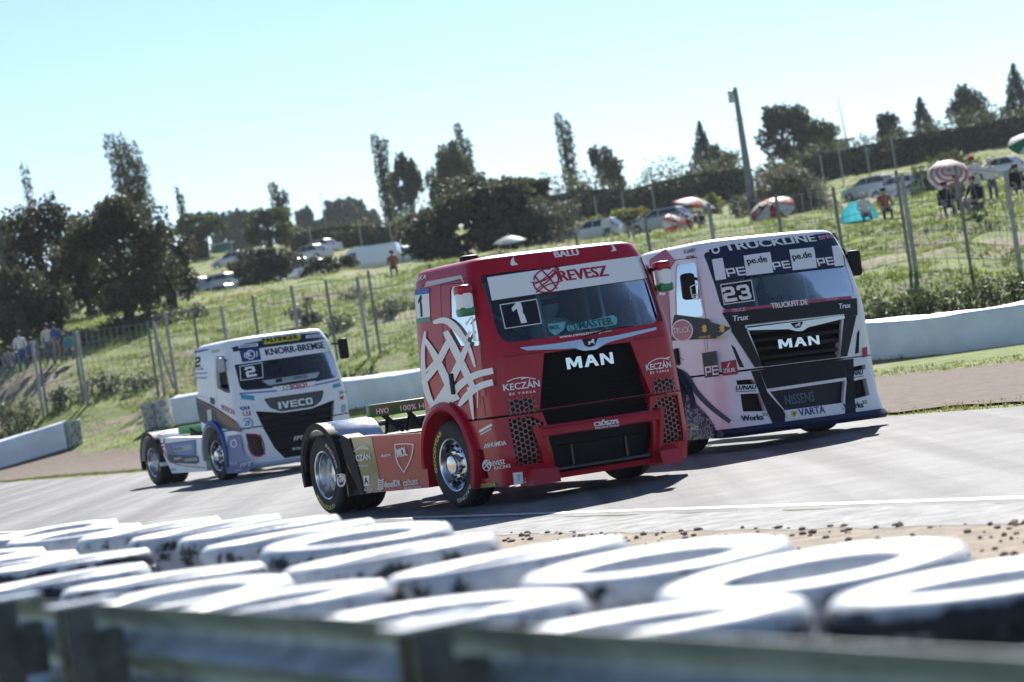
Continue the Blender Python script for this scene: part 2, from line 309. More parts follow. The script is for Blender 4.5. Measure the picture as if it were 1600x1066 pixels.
def blocktext(txt, gap=.16):
    v = []; f = []; x = 0
    for ch in txt:
        w_, polys = GLY[ch]
        for p in polys:
            bm = bmesh.new(); bm.faces.new([bm.verts.new((x + a * w_, b, 0)) for a, b in p]); bmesh.ops.triangulate(bm, faces=bm.faces[:]); bm.verts.index_update(); n = len(v)
            v += [tuple(q.co[:2]) for q in bm.verts]; f += [tuple(q.index + n for q in t.verts) for t in bm.faces]; bm.free()
        x += w_ + gap
    v = np.array(v); v[:, 0] /= v[:, 0].max(); return v, f
class Truck:
    def __init__(s, name, label, loc, yaw, lean, zs, hw, yf, yr, k=.07, rc=.2):
        s.root = empty(name, (loc[0], loc[1], 0), R(yaw) + math.pi); tag(s.root, label, 'racing truck', 'racing trucks on the track')
        s.zs, s.hw_, s.yf_, s.yr_, s.k, s.rc = zs, hw, yf, yr, k, rc
        s.L = Matrix.Rotation(-R(lean), 3, 'Y'); s.Li = s.L.inverted(); s.c = Vector((0, 0, .5))
        y = R(yaw); X = Vector((-math.cos(y), -math.sin(y), 0)); Y = Vector((math.sin(y), -math.cos(y), 0)); s.X, s.Y, s.O = X, Y, Vector((loc[0], loc[1], 0))
    def lean(s, p): return s.L @ (p - s.c) + s.c
    def wpos(s, p): p = s.lean(Vector(p)); return s.O + s.X * p.x + s.Y * p.y + Vector((0, 0, p.z))
    def hw(s, z): return float(np.interp(z, s.zs, s.hw_))
    def yf(s, z): return float(np.interp(z, s.zs, s.yf_))
    def F(s, x, z):
        h = s.hw(z); r = s.rc; y = s.yf(z) - s.k * x * x; e = abs(x) - (h - r)
        if e > 0: y -= r * (1 - math.sqrt(max(0, 1 - min(1, e / r) ** 2))) * .9
        return y
    def un(s, px, surf, arg=None):       # photo pixel -> (a, b) on the truck's front 'F', side 'S' or plane 'P'
        d = ray(*px); D = Vector((s.X.dot(Vector(d)), s.Y.dot(Vector(d)), d[2])); o = Vector((0, 0, CAMH)) - s.O; o = Vector((s.X.dot(o), s.Y.dot(o), o.z))
        o = s.Li @ (o - s.c) + s.c; D = s.Li @ D
        v = 1.3 if surf == 'F' else 1.2
        for i in range(8):
            if surf == 'F': t = (v - o.y) / D.y; p = o + D * t; v = s.F(p.x, p.z)
            elif surf == 'Y': t = (arg - o.y) / D.y; p = o + D * t
            else: t = ((arg if arg is not None else v) - o.x) / D.x; p = o + D * t; v = s.hw(p.z)
        return (p.x, p.z) if surf in 'FY' else (p.y, p.z)
    def pt(s, surf, a, b, off, arg=None):
        if surf == 'F': return Vector((a, s.F(a, b) + off, b))
        if surf == 'Y': return Vector((a, arg + off, b))
        return Vector(((arg if arg is not None else s.hw(b)) + off, a, b))
    def part(s, name, mb, m, smooth=None, sub=None):
        mb.xf(s.lean); return mb.build(name, m, sub or s.root, smooth)
    def poly(s, name, surf, pts, m, off=.005, thick=0, z=None, arg=None, sub=None, step=None, smooth=30):
        step = step or (.065 if surf == 'F' else .16)
        if z: pts = [s.un(zp(z, p), surf, arg) for p in pts]
        bm = bmesh.new(); f = bm.faces.new([bm.verts.new((a, b, 0)) for a, b in pts])
        aa = [p[0] for p in pts]; bb = [p[1] for p in pts]
        for i, (lo, hi) in enumerate(((min(aa), max(aa)), (min(bb), max(bb)))):
            q = math.ceil(lo / step) * step
            while q < hi:
                bmesh.ops.bisect_plane(bm, geom=bm.verts[:] + bm.edges[:] + bm.faces[:], plane_co=(q, 0, 0) if i == 0 else (0, q, 0), plane_no=(1, 0, 0) if i == 0 else (0, 1, 0)); q += step
        bmesh.ops.triangulate(bm, faces=bm.faces[:])
        if thick:
            r = bmesh.ops.extrude_face_region(bm, geom=bm.faces[:])
            for v in r['geom']:
                if isinstance(v, bmesh.types.BMVert): v.co.z = -thick
        bm.verts.index_update(); mb = MB(); mb.add(([s.pt(surf, v.co.x, v.co.y, off + v.co.z, arg) for v in bm.verts], [[q.index for q in f.verts] for f in bm.faces])); bm.free()
        return s.part(name, mb, m, smooth if thick else None, sub)
    def strokes(s, name, surf, lines, m, off=.006, z=None, arg=None, sub=None):   # painted bands: polyline + widths (zoom px)
        mb = MB()
        for li, (pts, w) in enumerate(lines):
            P = [Vector(p) for p in pts]
            for it in range(2):
                Q = [P[0]]
                for i in range(len(P) - 1): Q += [P[i] * .75 + P[i + 1] * .25, P[i] * .25 + P[i + 1] * .75]
                P = Q + [P[-1]]
            v = []; n = len(P); ws = w if isinstance(w, (list, tuple)) else (w, w)
            for i, p in enumerate(P):
                t = (P[min(i + 1, n - 1)] - P[max(i - 1, 0)]).normalized(); q = Vector((-t.y, t.x)) * (np.interp(i / (n - 1), np.linspace(0, 1, len(ws)), ws) / 2)
                for e in (p + q, p - q):
                    a, b = s.un(zp(z, e), surf, arg) if z else e; v.append(s.pt(surf, a, b, off + li * .0007, arg))
            mb.add((v, [(2 * i, 2 * i + 1, 2 * i + 3, 2 * i + 2) for i in range(n - 1)]))
        return s.part(name, mb, m, None, sub)
    def text(s, surf, txt, z, A, B, h, m, bold=.02, shear=0, off=.008, thick=0, arg=None, sub=None, name='lettering', space=1.0, block=False):
        v, f = blocktext(txt) if block else textmesh(txt, min(bold, .012), shear, space)
        if surf == 'F': v, f = slice2d(v, f, 4 * len(txt))
        a = Vector(s.un(zp(z, A), surf, arg)); b = Vector(s.un(zp(z, B), surf, arg)); e = b - a; W = e.length; e.normalize()
        n = Vector((-e.y, e.x)); n = n if n.y > 0 else -n; D = (s.O.y) ; H = h / ZM[z][2] / (FPX / (D - (1.2 if surf == 'F' else 0)))
        mb = MB(); d = 0 if block else max(0, bold - .008) * H * 1.3
        for i, k in enumerate((0, -d, d) if d else (0,)):
            P2 = [a + e * (p[0] * W + k) + n * (p[1] * H) for p in v]; top = [s.pt(surf, *q, off + i * .0006, arg) for q in P2]
            mb.add((top, f))
            if thick:
                ed = {(q[j], q[(j + 1) % len(q)]): 1 for q in f for j in range(len(q))}
                bot = [s.pt(surf, *q, off - thick, arg) for q in P2]; N = len(top)
                mb.add((top + bot, [(k2[0], k2[1], k2[1] + N, k2[0] + N) for k2 in ed if (k2[1], k2[0]) not in ed]))
        return s.part(name, mb, m, None, sub)
    def section(s, z, ins=0, yr=None, cap_in=0):
        h = s.hw(z) - ins; r = s.rc; yr = (s.yr_ if yr is None else yr) + ins; half = []
        for x in np.linspace(0, h - r, 9): half.append((x, s.yf(z) - s.k * x * x - ins))
        for a in np.linspace(0, 1, 7)[1:]:
            x = h - r + r * math.sin(a * math.pi / 2); e = r * (1 - math.cos(a * math.pi / 2)); half.append((x, s.yf(z) - s.k * min(x, h - r * .6) ** 2 - ins - e * .9))
        y0 = half[-1][1]
        for t in np.linspace(0, 1, 9)[1:]: half.append((h, y0 + (yr + .1 - y0) * t))
        for a in (.33, .66, 1): half.append((h - .1 * (1 - math.cos(a * math.pi / 2)), yr + .1 - .1 * math.sin(a * math.pi / 2)))
        for x in (.6 * h, .3 * h): half.append((x, yr))
        lo = [(-x, y) for x, y in half[1:]][::-1]
        return [(x, y, z) for x, y in lo] + [(x, y, z) for x, y in half] + [(0, yr, z)]
    def shell(s, name, z0, z1, m, cutters, yr=None, ins=.05, n=22, roof=True, solid=False, sub=None, floor=.12):
        zz = list(np.linspace(z0, z1, n)); secs = [s.section(z, 0, yr) for z in zz]
        if roof:
            c0 = np.array(secs[-1]); ctr = c0.mean(0)
            for k, dz in ((.985, .022), (.955, .042), (.9, .058), (.75, .075), (.4, .088)): q = c0.copy(); q[:, :2] = ctr[:2] + (q[:, :2] - ctr[:2]) * k; q[:, 2] += dz; secs.append([tuple(p) for p in q])
        o = obj(name, loft(secs), m)
        zi = list(np.linspace(z0 + floor, z1 - (.03 if roof else ins), 12)); cav = loft([s.section(z, ins, yr) for z in zi])
        carve(o, ([] if solid else [cav]) + cutters)
        o.data.transform(s.leanM()); finish(o.data, None, 32); o.parent = sub or s.root
        return o
    def leanM(s): return Matrix.Translation(s.c) @ s.L.to_4x4() @ Matrix.Translation(-s.c)
    def pane(s, name, surf, pts, m, off=-.012, sub=None): return s.poly(name, surf, pts, m, off, .006, sub=sub, step=.09, smooth=60)
def both(fn):                            # mirrored pair of cutters
    return [fn(1), fn(-1)]
# ---- wheels (shared meshes)
def wheel_meshes():
    d = {}
    half = [(.288, .12), (.30, .142), (.36, .155), (.43, .157), (.478, .146), (.5, .122), (.503, .09), (.503, .062), (.49, .06), (.49, .05), (.504, .048), (.504, .008), (.491, .006)]
    prof = half + [(r, -h) for r, h in half[::-1]]
    d['tyre'] = MB().lathe(prof, 64, 'x').mesh('tyre', RUBBER, 40)
    fr = [(.27, -.12), (.275, .1), (.298, .128), (.312, .152), (.306, .158), (.29, .15), (.276, .12), (.27, .07), (.258, .055), (.245, .06), (.19, .098), (.15, .11), (.118, .108), (.115, .15), (.105, .175), (.09, .18), (0, .182)]
    d['front_rim'] = MB().lathe(fr, 48, 'x').mesh('front_rim', ALU, 35)
    rr = [(.27, -.12), (.275, .1), (.298, .128), (.312, .152), (.306, .158), (.29, .15), (.28, .12), (.272, -.01), (.262, -.06), (.235, -.09), (.18, -.1), (.15, -.1), (.148, .0), (.13, .03), (.1, .04), (0, .045)]
    d['rear_rim'] = MB().lathe(rr, 48, 'x').mesh('rear_rim', ALU, 35)
    for nm, r0, h0, rr_, hh in (('front_holes', .218, .083, .026, .014), ('rear_holes', .21, -.092, .027, .012)):
        mb = MB()
        for i in range(10):
            a = 2 * math.pi * (i + .5) / 10; tilt = -.7 if nm == 'front_holes' else 0
            c = Vector((h0, r0 * math.cos(a), r0 * math.sin(a))); q = Vector((math.cos(tilt), math.sin(-tilt) * math.cos(a), math.sin(-tilt) * math.sin(a)))
            mb.tube([c - q * .03, c + q * hh], rr_, 12)
        d[nm] = mb.mesh(nm, BLACK, 40)
    for nm, h0 in (('front_nuts', .105), ('rear_nuts', -.1)):
        mb = MB()
        for i in range(10):
            a = 2 * math.pi * i / 10; c = Vector((h0, .166 * math.cos(a), .166 * math.sin(a))); mb.tube([c, c + Vector((.035, 0, 0))], [.017, .013], 6)
        d[nm] = mb.mesh(nm, STEEL)
    return d
WM = wheel_meshes()
YEL = mat('yellow_print', (.75, .6, .08), .5); TWHITE = mat('tyre_white_print', (.6, .6, .58), .6)
def arc_text(txt, r, h, a0, a1, x):
    v, f = textmesh(txt, .02); mb = MB()
    mb.add(([(x, -(r + h * q[1]) * math.sin(a0 + (a1 - a0) * q[0]) * -1, (r + h * q[1]) * math.cos(a0 + (a1 - a0) * q[0])) for q in v], f)); return mb
ARC_Y = arc_text('GOODYEAR', .385, .055, R(-78), R(2), .1595).mesh('tyre_lettering', YEL); ARC_W = arc_text('RACING', .39, .045, R(150), R(205), .1595).mesh('tyre_lettering', TWHITE)
def add_wheel(T, x, y, front, spin, steer=0, letters=True):
    side = 1 if x > 0 else -1; k = 'front' if front else 'rear'
    o = bpy.data.objects.new('wheel', WM[k + '_rim']); link(o, T.root); o.location = (x, y, .503); o.rotation_euler = (spin * side, 0, (0 if side > 0 else math.pi) + steer)
    ty = link(bpy.data.objects.new('tyre', WM['tyre']), o); tag(link(bpy.data.objects.new('hand_holes', WM[k + '_holes']), o), kind='stuff'); tag(link(bpy.data.objects.new('wheel_nuts', WM[k + '_nuts']), o), kind='stuff')
    if letters and side > 0:
        link(bpy.data.objects.new('tyre_lettering', ARC_Y), o); link(bpy.data.objects.new('tyre_lettering', ARC_W), o)
    if not front:
        t2 = link(bpy.data.objects.new('tyre', WM['tyre']), o); t2.location = (-.335, 0, 0)
    return o
def chassis(T, wb, bar_text):
    mb = MB()
    for x in (-.4, .4): mb.box((x, -1.95, .78), (.08, 4.5, .26), .01)
    for y in (-.9, -1.8, -2.7, -3.65, -4.15): mb.box((0, y, .78), (.72, .1, .18), .01)
    T.part('chassis_frame', mb, STEEL, 30)
    mb = MB(); mb.tube([(-.95, -wb, .5), (.95, -wb, .5)], .09, 10); mb.lathe([(0, -.2), (.15, -.18), (.22, 0), (.15, .18), (0, .2)], 14, 'y', (0, -wb, .5)); T.part('rear_axle', mb, STEEL, 40)
    mb = MB(); mb.tube([(-.95, 0, .45), (-.5, 0, .36), (.5, 0, .36), (.95, 0, .45)], .07, 8); T.part('front_axle', mb, STEEL, 40)
    mb = MB(); mb.box((0, -1.0, .95), (.95, 1.1, .5), .06); mb.box((0, -1.7, .98), (.6, .5, .3), .05); mb.tube([(.5, -.7, 1.2), (.5, -1.5, 1.1), (.2, -2.0, 1.05)], .06); mb.tube([(.3, -.6, 1.3), (.25, -1.8, 1.25)], .045); T.part('engine', mb, mat('engine_metal', (.06, .06, .065), .5, .5), 30)
    mb = MB()
    mb.box((0, -3.5, .95), (.6, .3, .12)); mb.lathe([(0, 1.0), (.42, 1.0), (.45, 1.03), (.42, 1.06), (0, 1.06)], 24, 'z', (0, -3.5, 0)); T.part('fifth_wheel', mb, STEEL, 30)
def rear_fender(T, wb, sx, mtop, mside, name='rear_fender', x0=.62, x1=1.25, rad=.6, a0=-12, a1=178):
    # curved guard over the rear wheel
    pr = [(rad, x0 * sx), (rad + .02, x0 * sx), (rad + .02, x1 * sx - .03 * sx), (rad, x1 * sx), (rad - .07, x1 * sx), (rad - .07, x1 * sx - .02 * sx), (rad - .02, x1 * sx - .04 * sx), (rad, x0 * sx)]
    v, f = lathe(pr, 22, 'x', (0, -wb, .52), R(a0), R(a1)); mb = MB(); mb.add((v, f)); return T.part(name, mb, mtop, 40)
def hexmesh(T, pts, m, name, surf='F', off=-.03, pitch=.062, arg=None):
    P = pts; xs = [p[0] for p in P]; zs_ = [p[1] for p in P]
    def inside(a, b):
        c = False; j = len(P) - 1
        for i in range(len(P)):
            if (P[i][1] > b) != (P[j][1] > b) and a < (P[j][0] - P[i][0]) * (b - P[i][1]) / (P[j][1] - P[i][1]) + P[i][0]: c = not c
            j = i
        return c
    mb = MB(); r = pitch / math.sqrt(3); seen = set(); wd = pitch * .11
    a = min(xs); col = 0
    while a < max(xs) + pitch:
        b = min(zs_) + (pitch / 2 if col % 2 else 0)
        while b < max(zs_) + pitch:
            hx = [(a + r * math.cos(R(60 * i)), b + r * math.sin(R(60 * i))) for i in range(6)]
            for i in range(6):
                p, q = hx[i], hx[(i + 1) % 6]; key = (round((p[0] + q[0]) * 500), round((p[1] + q[1]) * 500))
                if key in seen or not (inside(*p) or inside(*q)): continue
                seen.add(key); t = Vector((q[0] - p[0], q[1] - p[1])).normalized(); n = Vector((-t.y, t.x)) * wd
                c = [(p[0] + n.x, p[1] + n.y), (p[0] - n.x, p[1] - n.y), (q[0] - n.x, q[1] - n.y), (q[0] + n.x, q[1] + n.y)]
                v = [T.pt(surf, *e, off, arg) for e in c] + [T.pt(surf, *e, off - .02, arg) for e in c]
                mb.add((v, [(0, 1, 2, 3), (0, 4, 5, 1), (2, 6, 7, 3)]))
            b += pitch
        a += r * 1.5; col += 1
    return tag(T.part(name, mb, m), kind='stuff')
def slats(T, surf, rows, m, name='grille_slat', off=-.05, h=.035, d=.04, arg=None):
    for (x0, x1, z, dz) in rows:
        mb = MB(); xs = np.linspace(x0, x1, 13)
        secs = []
        for x in xs:
            zz = z + dz * x; b = T.pt(surf, x, zz, off, arg); secs.append([b + Vector((0, 0, h / 2)), b + Vector((0, d * .4, h * .1)), b + Vector((0, d * .4, -h * .25)), b + Vector((0, -d, -h / 2)), b + Vector((0, -d, h / 2))])
        mb.add(loft(secs)); T.part(name, mb, m, 40)
LION = [(0, 0), (.12, .05), (.2, .3), (.16, .55), (.3, .62), (.5, .6), (.62, .75), (.75, 1.0), (.9, .95), (1, .78), (.88, .72), (.9, .5), (.84, .25), (.92, 0), (.78, 0), (.7, .3), (.55, .32), (.38, .28), (.36, 0), (.24, 0), (.2, .12), (.1, 0)]
def lion(T, z, A, B, h, m, off):
    a = Vector(T.un(zp(z, A), 'F')); b = Vector(T.un(zp(z, B), 'F')); e = b - a; n = Vector((0, 1)); H = h / ZM[z][2] / (FPX / (T.O.y - 1.2))
    T.poly('lion_emblem', 'F', [tuple(a + e * p[0] + n * (p[1] * H)) for p in LION], m, off)
def interior(T, seat_x=-.25, net=True, zb=1.75):
    mb = MB(); mb.box((0, .45, 1.12), (2.0, 1.2, .06)); mb.box((0, 1.0, 1.52), (1.9, .3, .32), .05); mb.box((0, -.3, 1.5), (1.9, .04, .8)); T.part('dashboard', mb, INNER, 30)
    mb = MB(); mb.box((seat_x, .12, 1.35), (.5, .5, .14), .05); mb.box((seat_x, -.12, 1.75), (.5, .12, .8), .05); mb.box((seat_x - .17, -.04, 2.05), (.08, .2, .25), .03); mb.box((seat_x + .17, -.04, 2.05), (.08, .2, .25), .03); T.part('driver_seat', mb, SEATM, 40)
    mb = MB(); c = Vector((seat_x, .62, 1.72)); q = Matrix.Rotation(R(-35), 3, 'X'); ring = [c + q @ Vector((.2 * math.cos(a), 0, .2 * math.sin(a))) for a in np.linspace(0, 2 * math.pi, 25)]
    mb.tube(ring, .016, 6); mb.tube([c - Vector((.19, 0, 0)), c + Vector((.19, 0, 0))], .012, 5); mb.tube([c, c + Vector((0, .3, -.25))], .025, 6); T.part('steering_wheel', mb, BLACK, 60)
    mb = MB()
    for x in (-.95, .95):
        mb.tube([(x, 1.02, 1.3), (x * .97, .86, 2.45), (x * .97, -.2, 2.55), (x, -.22, 1.2)], .03, 8); mb.tube([(x, .95, 1.75), (x, -.22, 1.8)], .03, 8)
    mb.tube([(-.92, .86, 2.47), (.92, .86, 2.47)], .03, 8); mb.tube([(-.92, -.2, 2.56), (.92, -.2, 2.56)], .03, 8); mb.tube([(-.95, -.22, 1.3), (.9, -.2, 2.5)], .03, 8); mb.tube([(.3, .98, 1.6), (.3, .86, 2.47)], .02, 6); mb.tube([(-.5, .98, 1.6), (-.5, .86, 2.47)], .02, 6); T.part('roll_cage', mb, CAGE, 60)
    if net:
        mb = MB()
        for i in range(6): mb.box((-1.02, .3 + i * .12, 2.12), (.012, .025, .62))
        for i in range(6): mb.box((-1.015, .6, 1.85 + i * .11), (.012, .75, .025))
        T.part('window_net', mb, BLACK)
def mirror(T, c, m, mflag=None, d=(.2, .12, .36), arm=True):
    mb = MB(); mb.box(c, d, .045); o = T.part('mirror', mb, m, 50)
    if arm: a = MB(); a.tube([(c[0] - math.copysign(.2, c[0]), c[1] - .1, c[2] + d[2] * .3), (c[0] - math.copysign(.03, c[0]), c[1], c[2] + d[2] * .25)], .02, 6); T.part('mirror_arm', a, BLACK, 60, o)
    return o
def seam(T, surf, pts, w=.008, m=BLACK, name='panel_gap', sub=None, arg=None):
    mb = MB(); P = [Vector(p) for p in pts]
    for i in range(len(P) - 1):
        t = (P[i + 1] - P[i]); L = t.length; t.normalize(); q = Vector((-t.y, t.x)) * w / 2; n = max(1, int(L / .15))
        for j in range(n):
            a, b = P[i] + t * L * j / n, P[i] + t * L * (j + 1) / n; mb.add(([T.pt(surf, *(a + q), .003, arg), T.pt(surf, *(a - q), .003, arg), T.pt(surf, *(b - q), .003, arg), T.pt(surf, *(b + q), .003, arg)], [(0, 1, 2, 3)]))
    return T.part(name, mb, m, None, sub)
def cyl_x(y, z, r, x0, x1, n=40): return tube([(x0, y, z), (x1, y, z)], r, n)
def flare(T, m, sx=1, r0=.6, r1=.7, x1=1.3, a0=-28, a1=185, name='wheel_arch', sub=None):
    pr = [(r0, 1.02 * sx), (r1 - .03, 1.1 * sx), (r1, (x1 - .09) * sx), (r1 - .02, (x1 - .02) * sx), (r0 + .03, x1 * sx), (r0, (x1 - .02) * sx), (r0, 1.02 * sx)]
    mb = MB().lathe(pr, 30, 'x', (0, 0, .52), R(a0), R(a1)); return T.part(name, mb, m, 50, sub)
def driver(T, x, suit, helmet, label):
    p = T.wpos((x, .05, 1.42)); o = person_mesh([('pel', (0, 0, 0), .16), ('chest', (0, .0, .38), .18), ('neck', (0, .03, .56), .07), ('head', (0, .05, .7), .1),
        ('shl', (.2, .02, .5), .09), ('ell', (.28, .25, .3), .06), ('hal', (.16, .5, .3), .045), ('shr', (-.2, .02, .5), .09), ('elr', (-.28, .25, .3), .06), ('har', (-.16, .5, .3), .045), ('knl', (.14, .45, .08), .085), ('ftl', (.14, .75, -.2), .06), ('knr', (-.14, .45, .08), .085), ('ftr', (-.14, .75, -.2), .06)],
        [('pel', 'chest'), ('chest', 'neck'), ('neck', 'head'), ('chest', 'shl'), ('shl', 'ell'), ('ell', 'hal'), ('chest', 'shr'), ('shr', 'elr'), ('elr', 'har'), ('pel', 'knl'), ('knl', 'ftl'), ('pel', 'knr'), ('knr', 'ftr')], suit)
    o.location = p; o.rotation_euler = T.root.rotation_euler; tag(o, label, 'person', 'truck drivers')
    mb = MB(); prof = [(0, -.14), (.09, -.13), (.125, -.06), (.14, .03), (.125, .1), (.08, .15), (0, .165)]; mb.lathe(prof, 20, 'z', (0, .06, .74)); mb.build('helmet', helmet, o, 60)
    mb = MB().lathe([(.143, .0), (.143, .07)], 10, 'z', (0, .06, .74), R(35), R(145)); mb.build('visor', BLACK, o, 60)
    return o
def person_mesh(joints, edges, m, name='person', sub=2):
    ix = {j[0]: i for i, j in enumerate(joints)}; me = bpy.data.meshes.new(name); me.from_pydata([j[1] for j in joints], [(ix[a], ix[b]) for a, b in edges], [])
    o = link(bpy.data.objects.new(name, me)); sk = o.modifiers.new('s', 'SKIN'); sk.use_smooth_shade = True
    for i, j in enumerate(joints):
        r = j[2] if isinstance(j[2], (tuple, list)) else (j[2], j[2]); me.skin_vertices[0].data[i].radius = r; me.skin_vertices[0].data[i].use_root = (i == 0)
    sb = o.modifiers.new('d', 'SUBSURF'); sb.levels = sub; sb.render_levels = sub
    dg = bpy.context.evaluated_depsgraph_get(); dg.update(); nm = bpy.data.meshes.new_from_object(o.evaluated_get(dg)); o.modifiers.clear(); o.data = nm; bpy.data.meshes.remove(me)
    nm.materials.clear(); finish(nm, m, 180); return o
RED = mat('red_paint', (.4, .006, .024), .34, 0, .22, .28, var=.1, vscale=2.5, rvar=.06); GREEN = mat('green_paint', (.02, .2, .075), .4, coat=.3); TEAL = mat('teal_print', (.13, .42, .44), .4); TEALD = mat('dark_teal_print', (.01, .07, .1), .4)
REDP = mat('red_print', (.38, .015, .04), .4); SMOKE = mat('clear_smoked_panel', (.06, .07, .06), .12, .2, .8, var=.4, vscale=4)
# ---------------------------------------------------------------- the red truck
T = Truck('racing_truck', 'dark red racing truck with number 1 leading in the foreground', (.186, 33.6), 27.6, 1.0,
          [.18, .5, .95, 1.2, 1.6, 1.78, 2.1, 2.4, 2.58, 2.72], [1.2, 1.22, 1.22, 1.22, 1.215, 1.205, 1.185, 1.16, 1.13, 1.08], [1.38, 1.44, 1.41, 1.39, 1.37, 1.34, 1.25, 1.14, 1.07, .99], -.58)
WS = roundpoly([(1.04, 1.77), (-1.04, 1.77), (-1.04, 2.56), (1.04, 2.56)], [.16, .16, .07, .07], 5)
SW = roundpoly([(.37, 1.83), (1.08, 1.78), (.94, 2.46), (.42, 2.5)], .06)
GR = [(.56, 1.60), (-.56, 1.60), (-.72, .985), (.72, .985)]
cut = [prism(WS, 'y', .7, 2), prism(GR, 'y', 1.24, 2)] + [prism(SW, 'x', .95, 1.6), prism(SW, 'x', -1.6, -.95)] + [cyl_x(0, .52, .62, .6, 1.6), cyl_x(0, .52, .62, -1.6, -.6)]
T.shell('cab', .98, 2.7, RED, cut, floor=.22)
T.pane('windscreen', 'F', WS, GLASS); T.pane('side_window', 'S', SW, SGLASS)
T.poly('side_window', 'S', SW, SGLASS, 0, .006, arg=-1.19)
interior(T)
def mir(p): return [(-a, b) for a, b in p][::-1]
MB1 = [(1.1, .93), (.83, .93), (.70, .84), (.77, .40), (1.08, .40)]; MS1 = [(1.07, 1.13), (.79, 1.13), (.77, 1.0), (1.07, 1.0)]
LO = roundpoly([(.68, .68), (-.68, .68), (-.62, .26), (.62, .26)], .04)
BGR = [(.7, .965), (-.7, .965), (-.66, .8), (.66, .8)]
cut = [prism(LO, 'y', .9, 2), prism(BGR, 'y', .9, 2)] + [prism(q, 'y', .8, 2) for q in (MB1, mir(MB1))] + [cyl_x(0, .52, .62, .6, 1.6), cyl_x(0, .52, .62, -1.6, -.6), prism([(.7, .3), (.86, .3), (.84, .62), (.72, .64)], 'x', 1.1, 1.6)]
bump = T.shell('front_bumper', .2, .955, RED, cut, yr=.35, roof=False, floor=.03, ins=.06, n=14)
T.poly('grille', 'F', [(.6, 1.6), (-.6, 1.6), (-.74, .8), (.74, .8)], mat('grille_black', (.005, .005, .006), .7, spec=.1), -.11, .02)
slats(T, 'F', [(-.56 - (1.56 - z) * .2, .56 + (1.56 - z) * .2, z, 0) for z in np.arange(.84, 1.33, .075)], MT['grille_black'], off=-.09, h=.02, d=.01)
hm = mat('red_mesh_metal', (.3, .11, .1), .4, .3, coat=.4)
for q in (MB1, mir(MB1)): hexmesh(T, q, hm, 'honeycomb_mesh'); T.poly('mesh_backing', 'F', q, BLACK, -.12, .02)
for q in (MS1, mir(MS1)): T.poly('mesh_backing', 'F', q, BLACK, .003); hexmesh(T, q, hm, 'honeycomb_mesh', off=.012)
T.poly('lower_intake', 'F', [(.7, .7), (-.7, .7), (-.65, .24), (.65, .24)], mat('intercooler', (.008, .009, .011), .6, spec=.2), -.16, .02)
mb = MB(); mb.tube([(-.62, 1.36, .3), (0, 1.4, .3), (.62, 1.36, .3)], .03, 8); mb.tube([(-.5, 1.3, .56), (.5, 1.3, .56)], .014, 6); mb.box((.35, 1.29, .42), (.03, .03, .3)); mb.box((-.35, 1.29, .42), (.03, .03, .3)); T.part('lower_bar', mb, mat('black_gloss', (.012, .013, .016), .2, coat=.5), 50)
for sx in (1, -1):
    secs = [[(sx * a, y, z) for a, y, z in q] for q in ([(.66, 1.2, .17), (.66, 1.53, .17), (.98, 1.46, .17), (1.0, 1.2, .17)], [(.66, 1.2, .33), (.66, 1.5, .33), (.95, 1.44, .34), (1.0, 1.2, .36)], [(.68, 1.2, .37), (.7, 1.42, .37), (.9, 1.38, .38), (.98, 1.2, .4)])]
    T.part('bumper_foot', MB().add(loft(secs)), RED, 20)
    mb = MB().add(loft([[(sx * (.665 + k * .02), T.F(.7, z) - .06, z), (sx * (.7 + k * .03), T.F(.7, z) + .035, z), (sx * (.77 + k * .03), T.F(.75, z) + .01, z), (sx * .8, T.F(.78, z) - .06, z)] for z, k in ((.34, 0), (.5, .6), (.68, 2), (.82, 3))])); T.part('bumper_strut', mb, RED, 40)
mb = MB().add(loft([[(x, T.F(x, .73) + .03 - .01 * abs(x), .79), (x, T.F(x, .73) + .05, .76), (x, T.F(x, .7) + .045, .69), (x, T.F(x, .7) - .08, .67), (x, T.F(x, .7) - .08, .8)] for x in np.linspace(-.78, .78, 15)])); T.part('bumper_beam', mb, RED, 40)
for sx in (1, -1): flare(T, RED, sx)
chassis(T, 3.65, 'HVO')
for y, f in ((0, 1), (-3.65, 0)):
    for x in (1.055, -1.055): add_wheel(T, x, y, f, .4 if f else 2.2, R(3) if f else 0)
rear_fender(T, 3.65, 1, ALU, ALU, x0=.55); rear_fender(T, 3.65, -1, ALU, ALU, x0=.55)
mb = MB().lathe([(.615, 1.02), (.625, 1.26), (.545, 1.265), (.54, 1.24), (.6, 1.22), (.6, 1.02)], 26, 'x', (0, -3.65, .52), R(-4), R(196)); T.part('rear_fender_lip', mb, BLACK, 40)
sk = [(-.62, .88), (-2.75, .92), (-2.95, .62), (-2.62, .22), (-.7, .24)]
for sx in (1, -1):
    q = MB().add(prism(sk, 'x', (.95 if sx > 0 else -.95), 1.21 * sx)); T.part('side_skirt', q, RED, 25)
T.poly('smoked_panel', 'P', [(-2.1, .905), (-2.77, .92), (-2.96, .62), (-2.64, .225), (-2.0, .23)], SMOKE, .004, arg=1.21)
mb = MB(); mb.add(prism([(-2.95, .7), (-3.02, .9), (-2.92, .96), (-2.72, .9), (-2.5, .22), (-2.62, .2)], 'x', 1.0, 1.228)); T.part('fender_strut', mb, BLACK, 25)
mb = MB(); mb.box((.5, -1.8, .9), (1.3, 1.7, .015)); mb.box((-.6, -1.8, .9), (1.0, 1.7, .015)); T.part('side_deck', mb, STEEL)
bar = MB(); bar.box((0, -2.5, 1.205), (2.06, .1, .155), .012); bo = T.part('crossbar', bar, GREEN, 30)
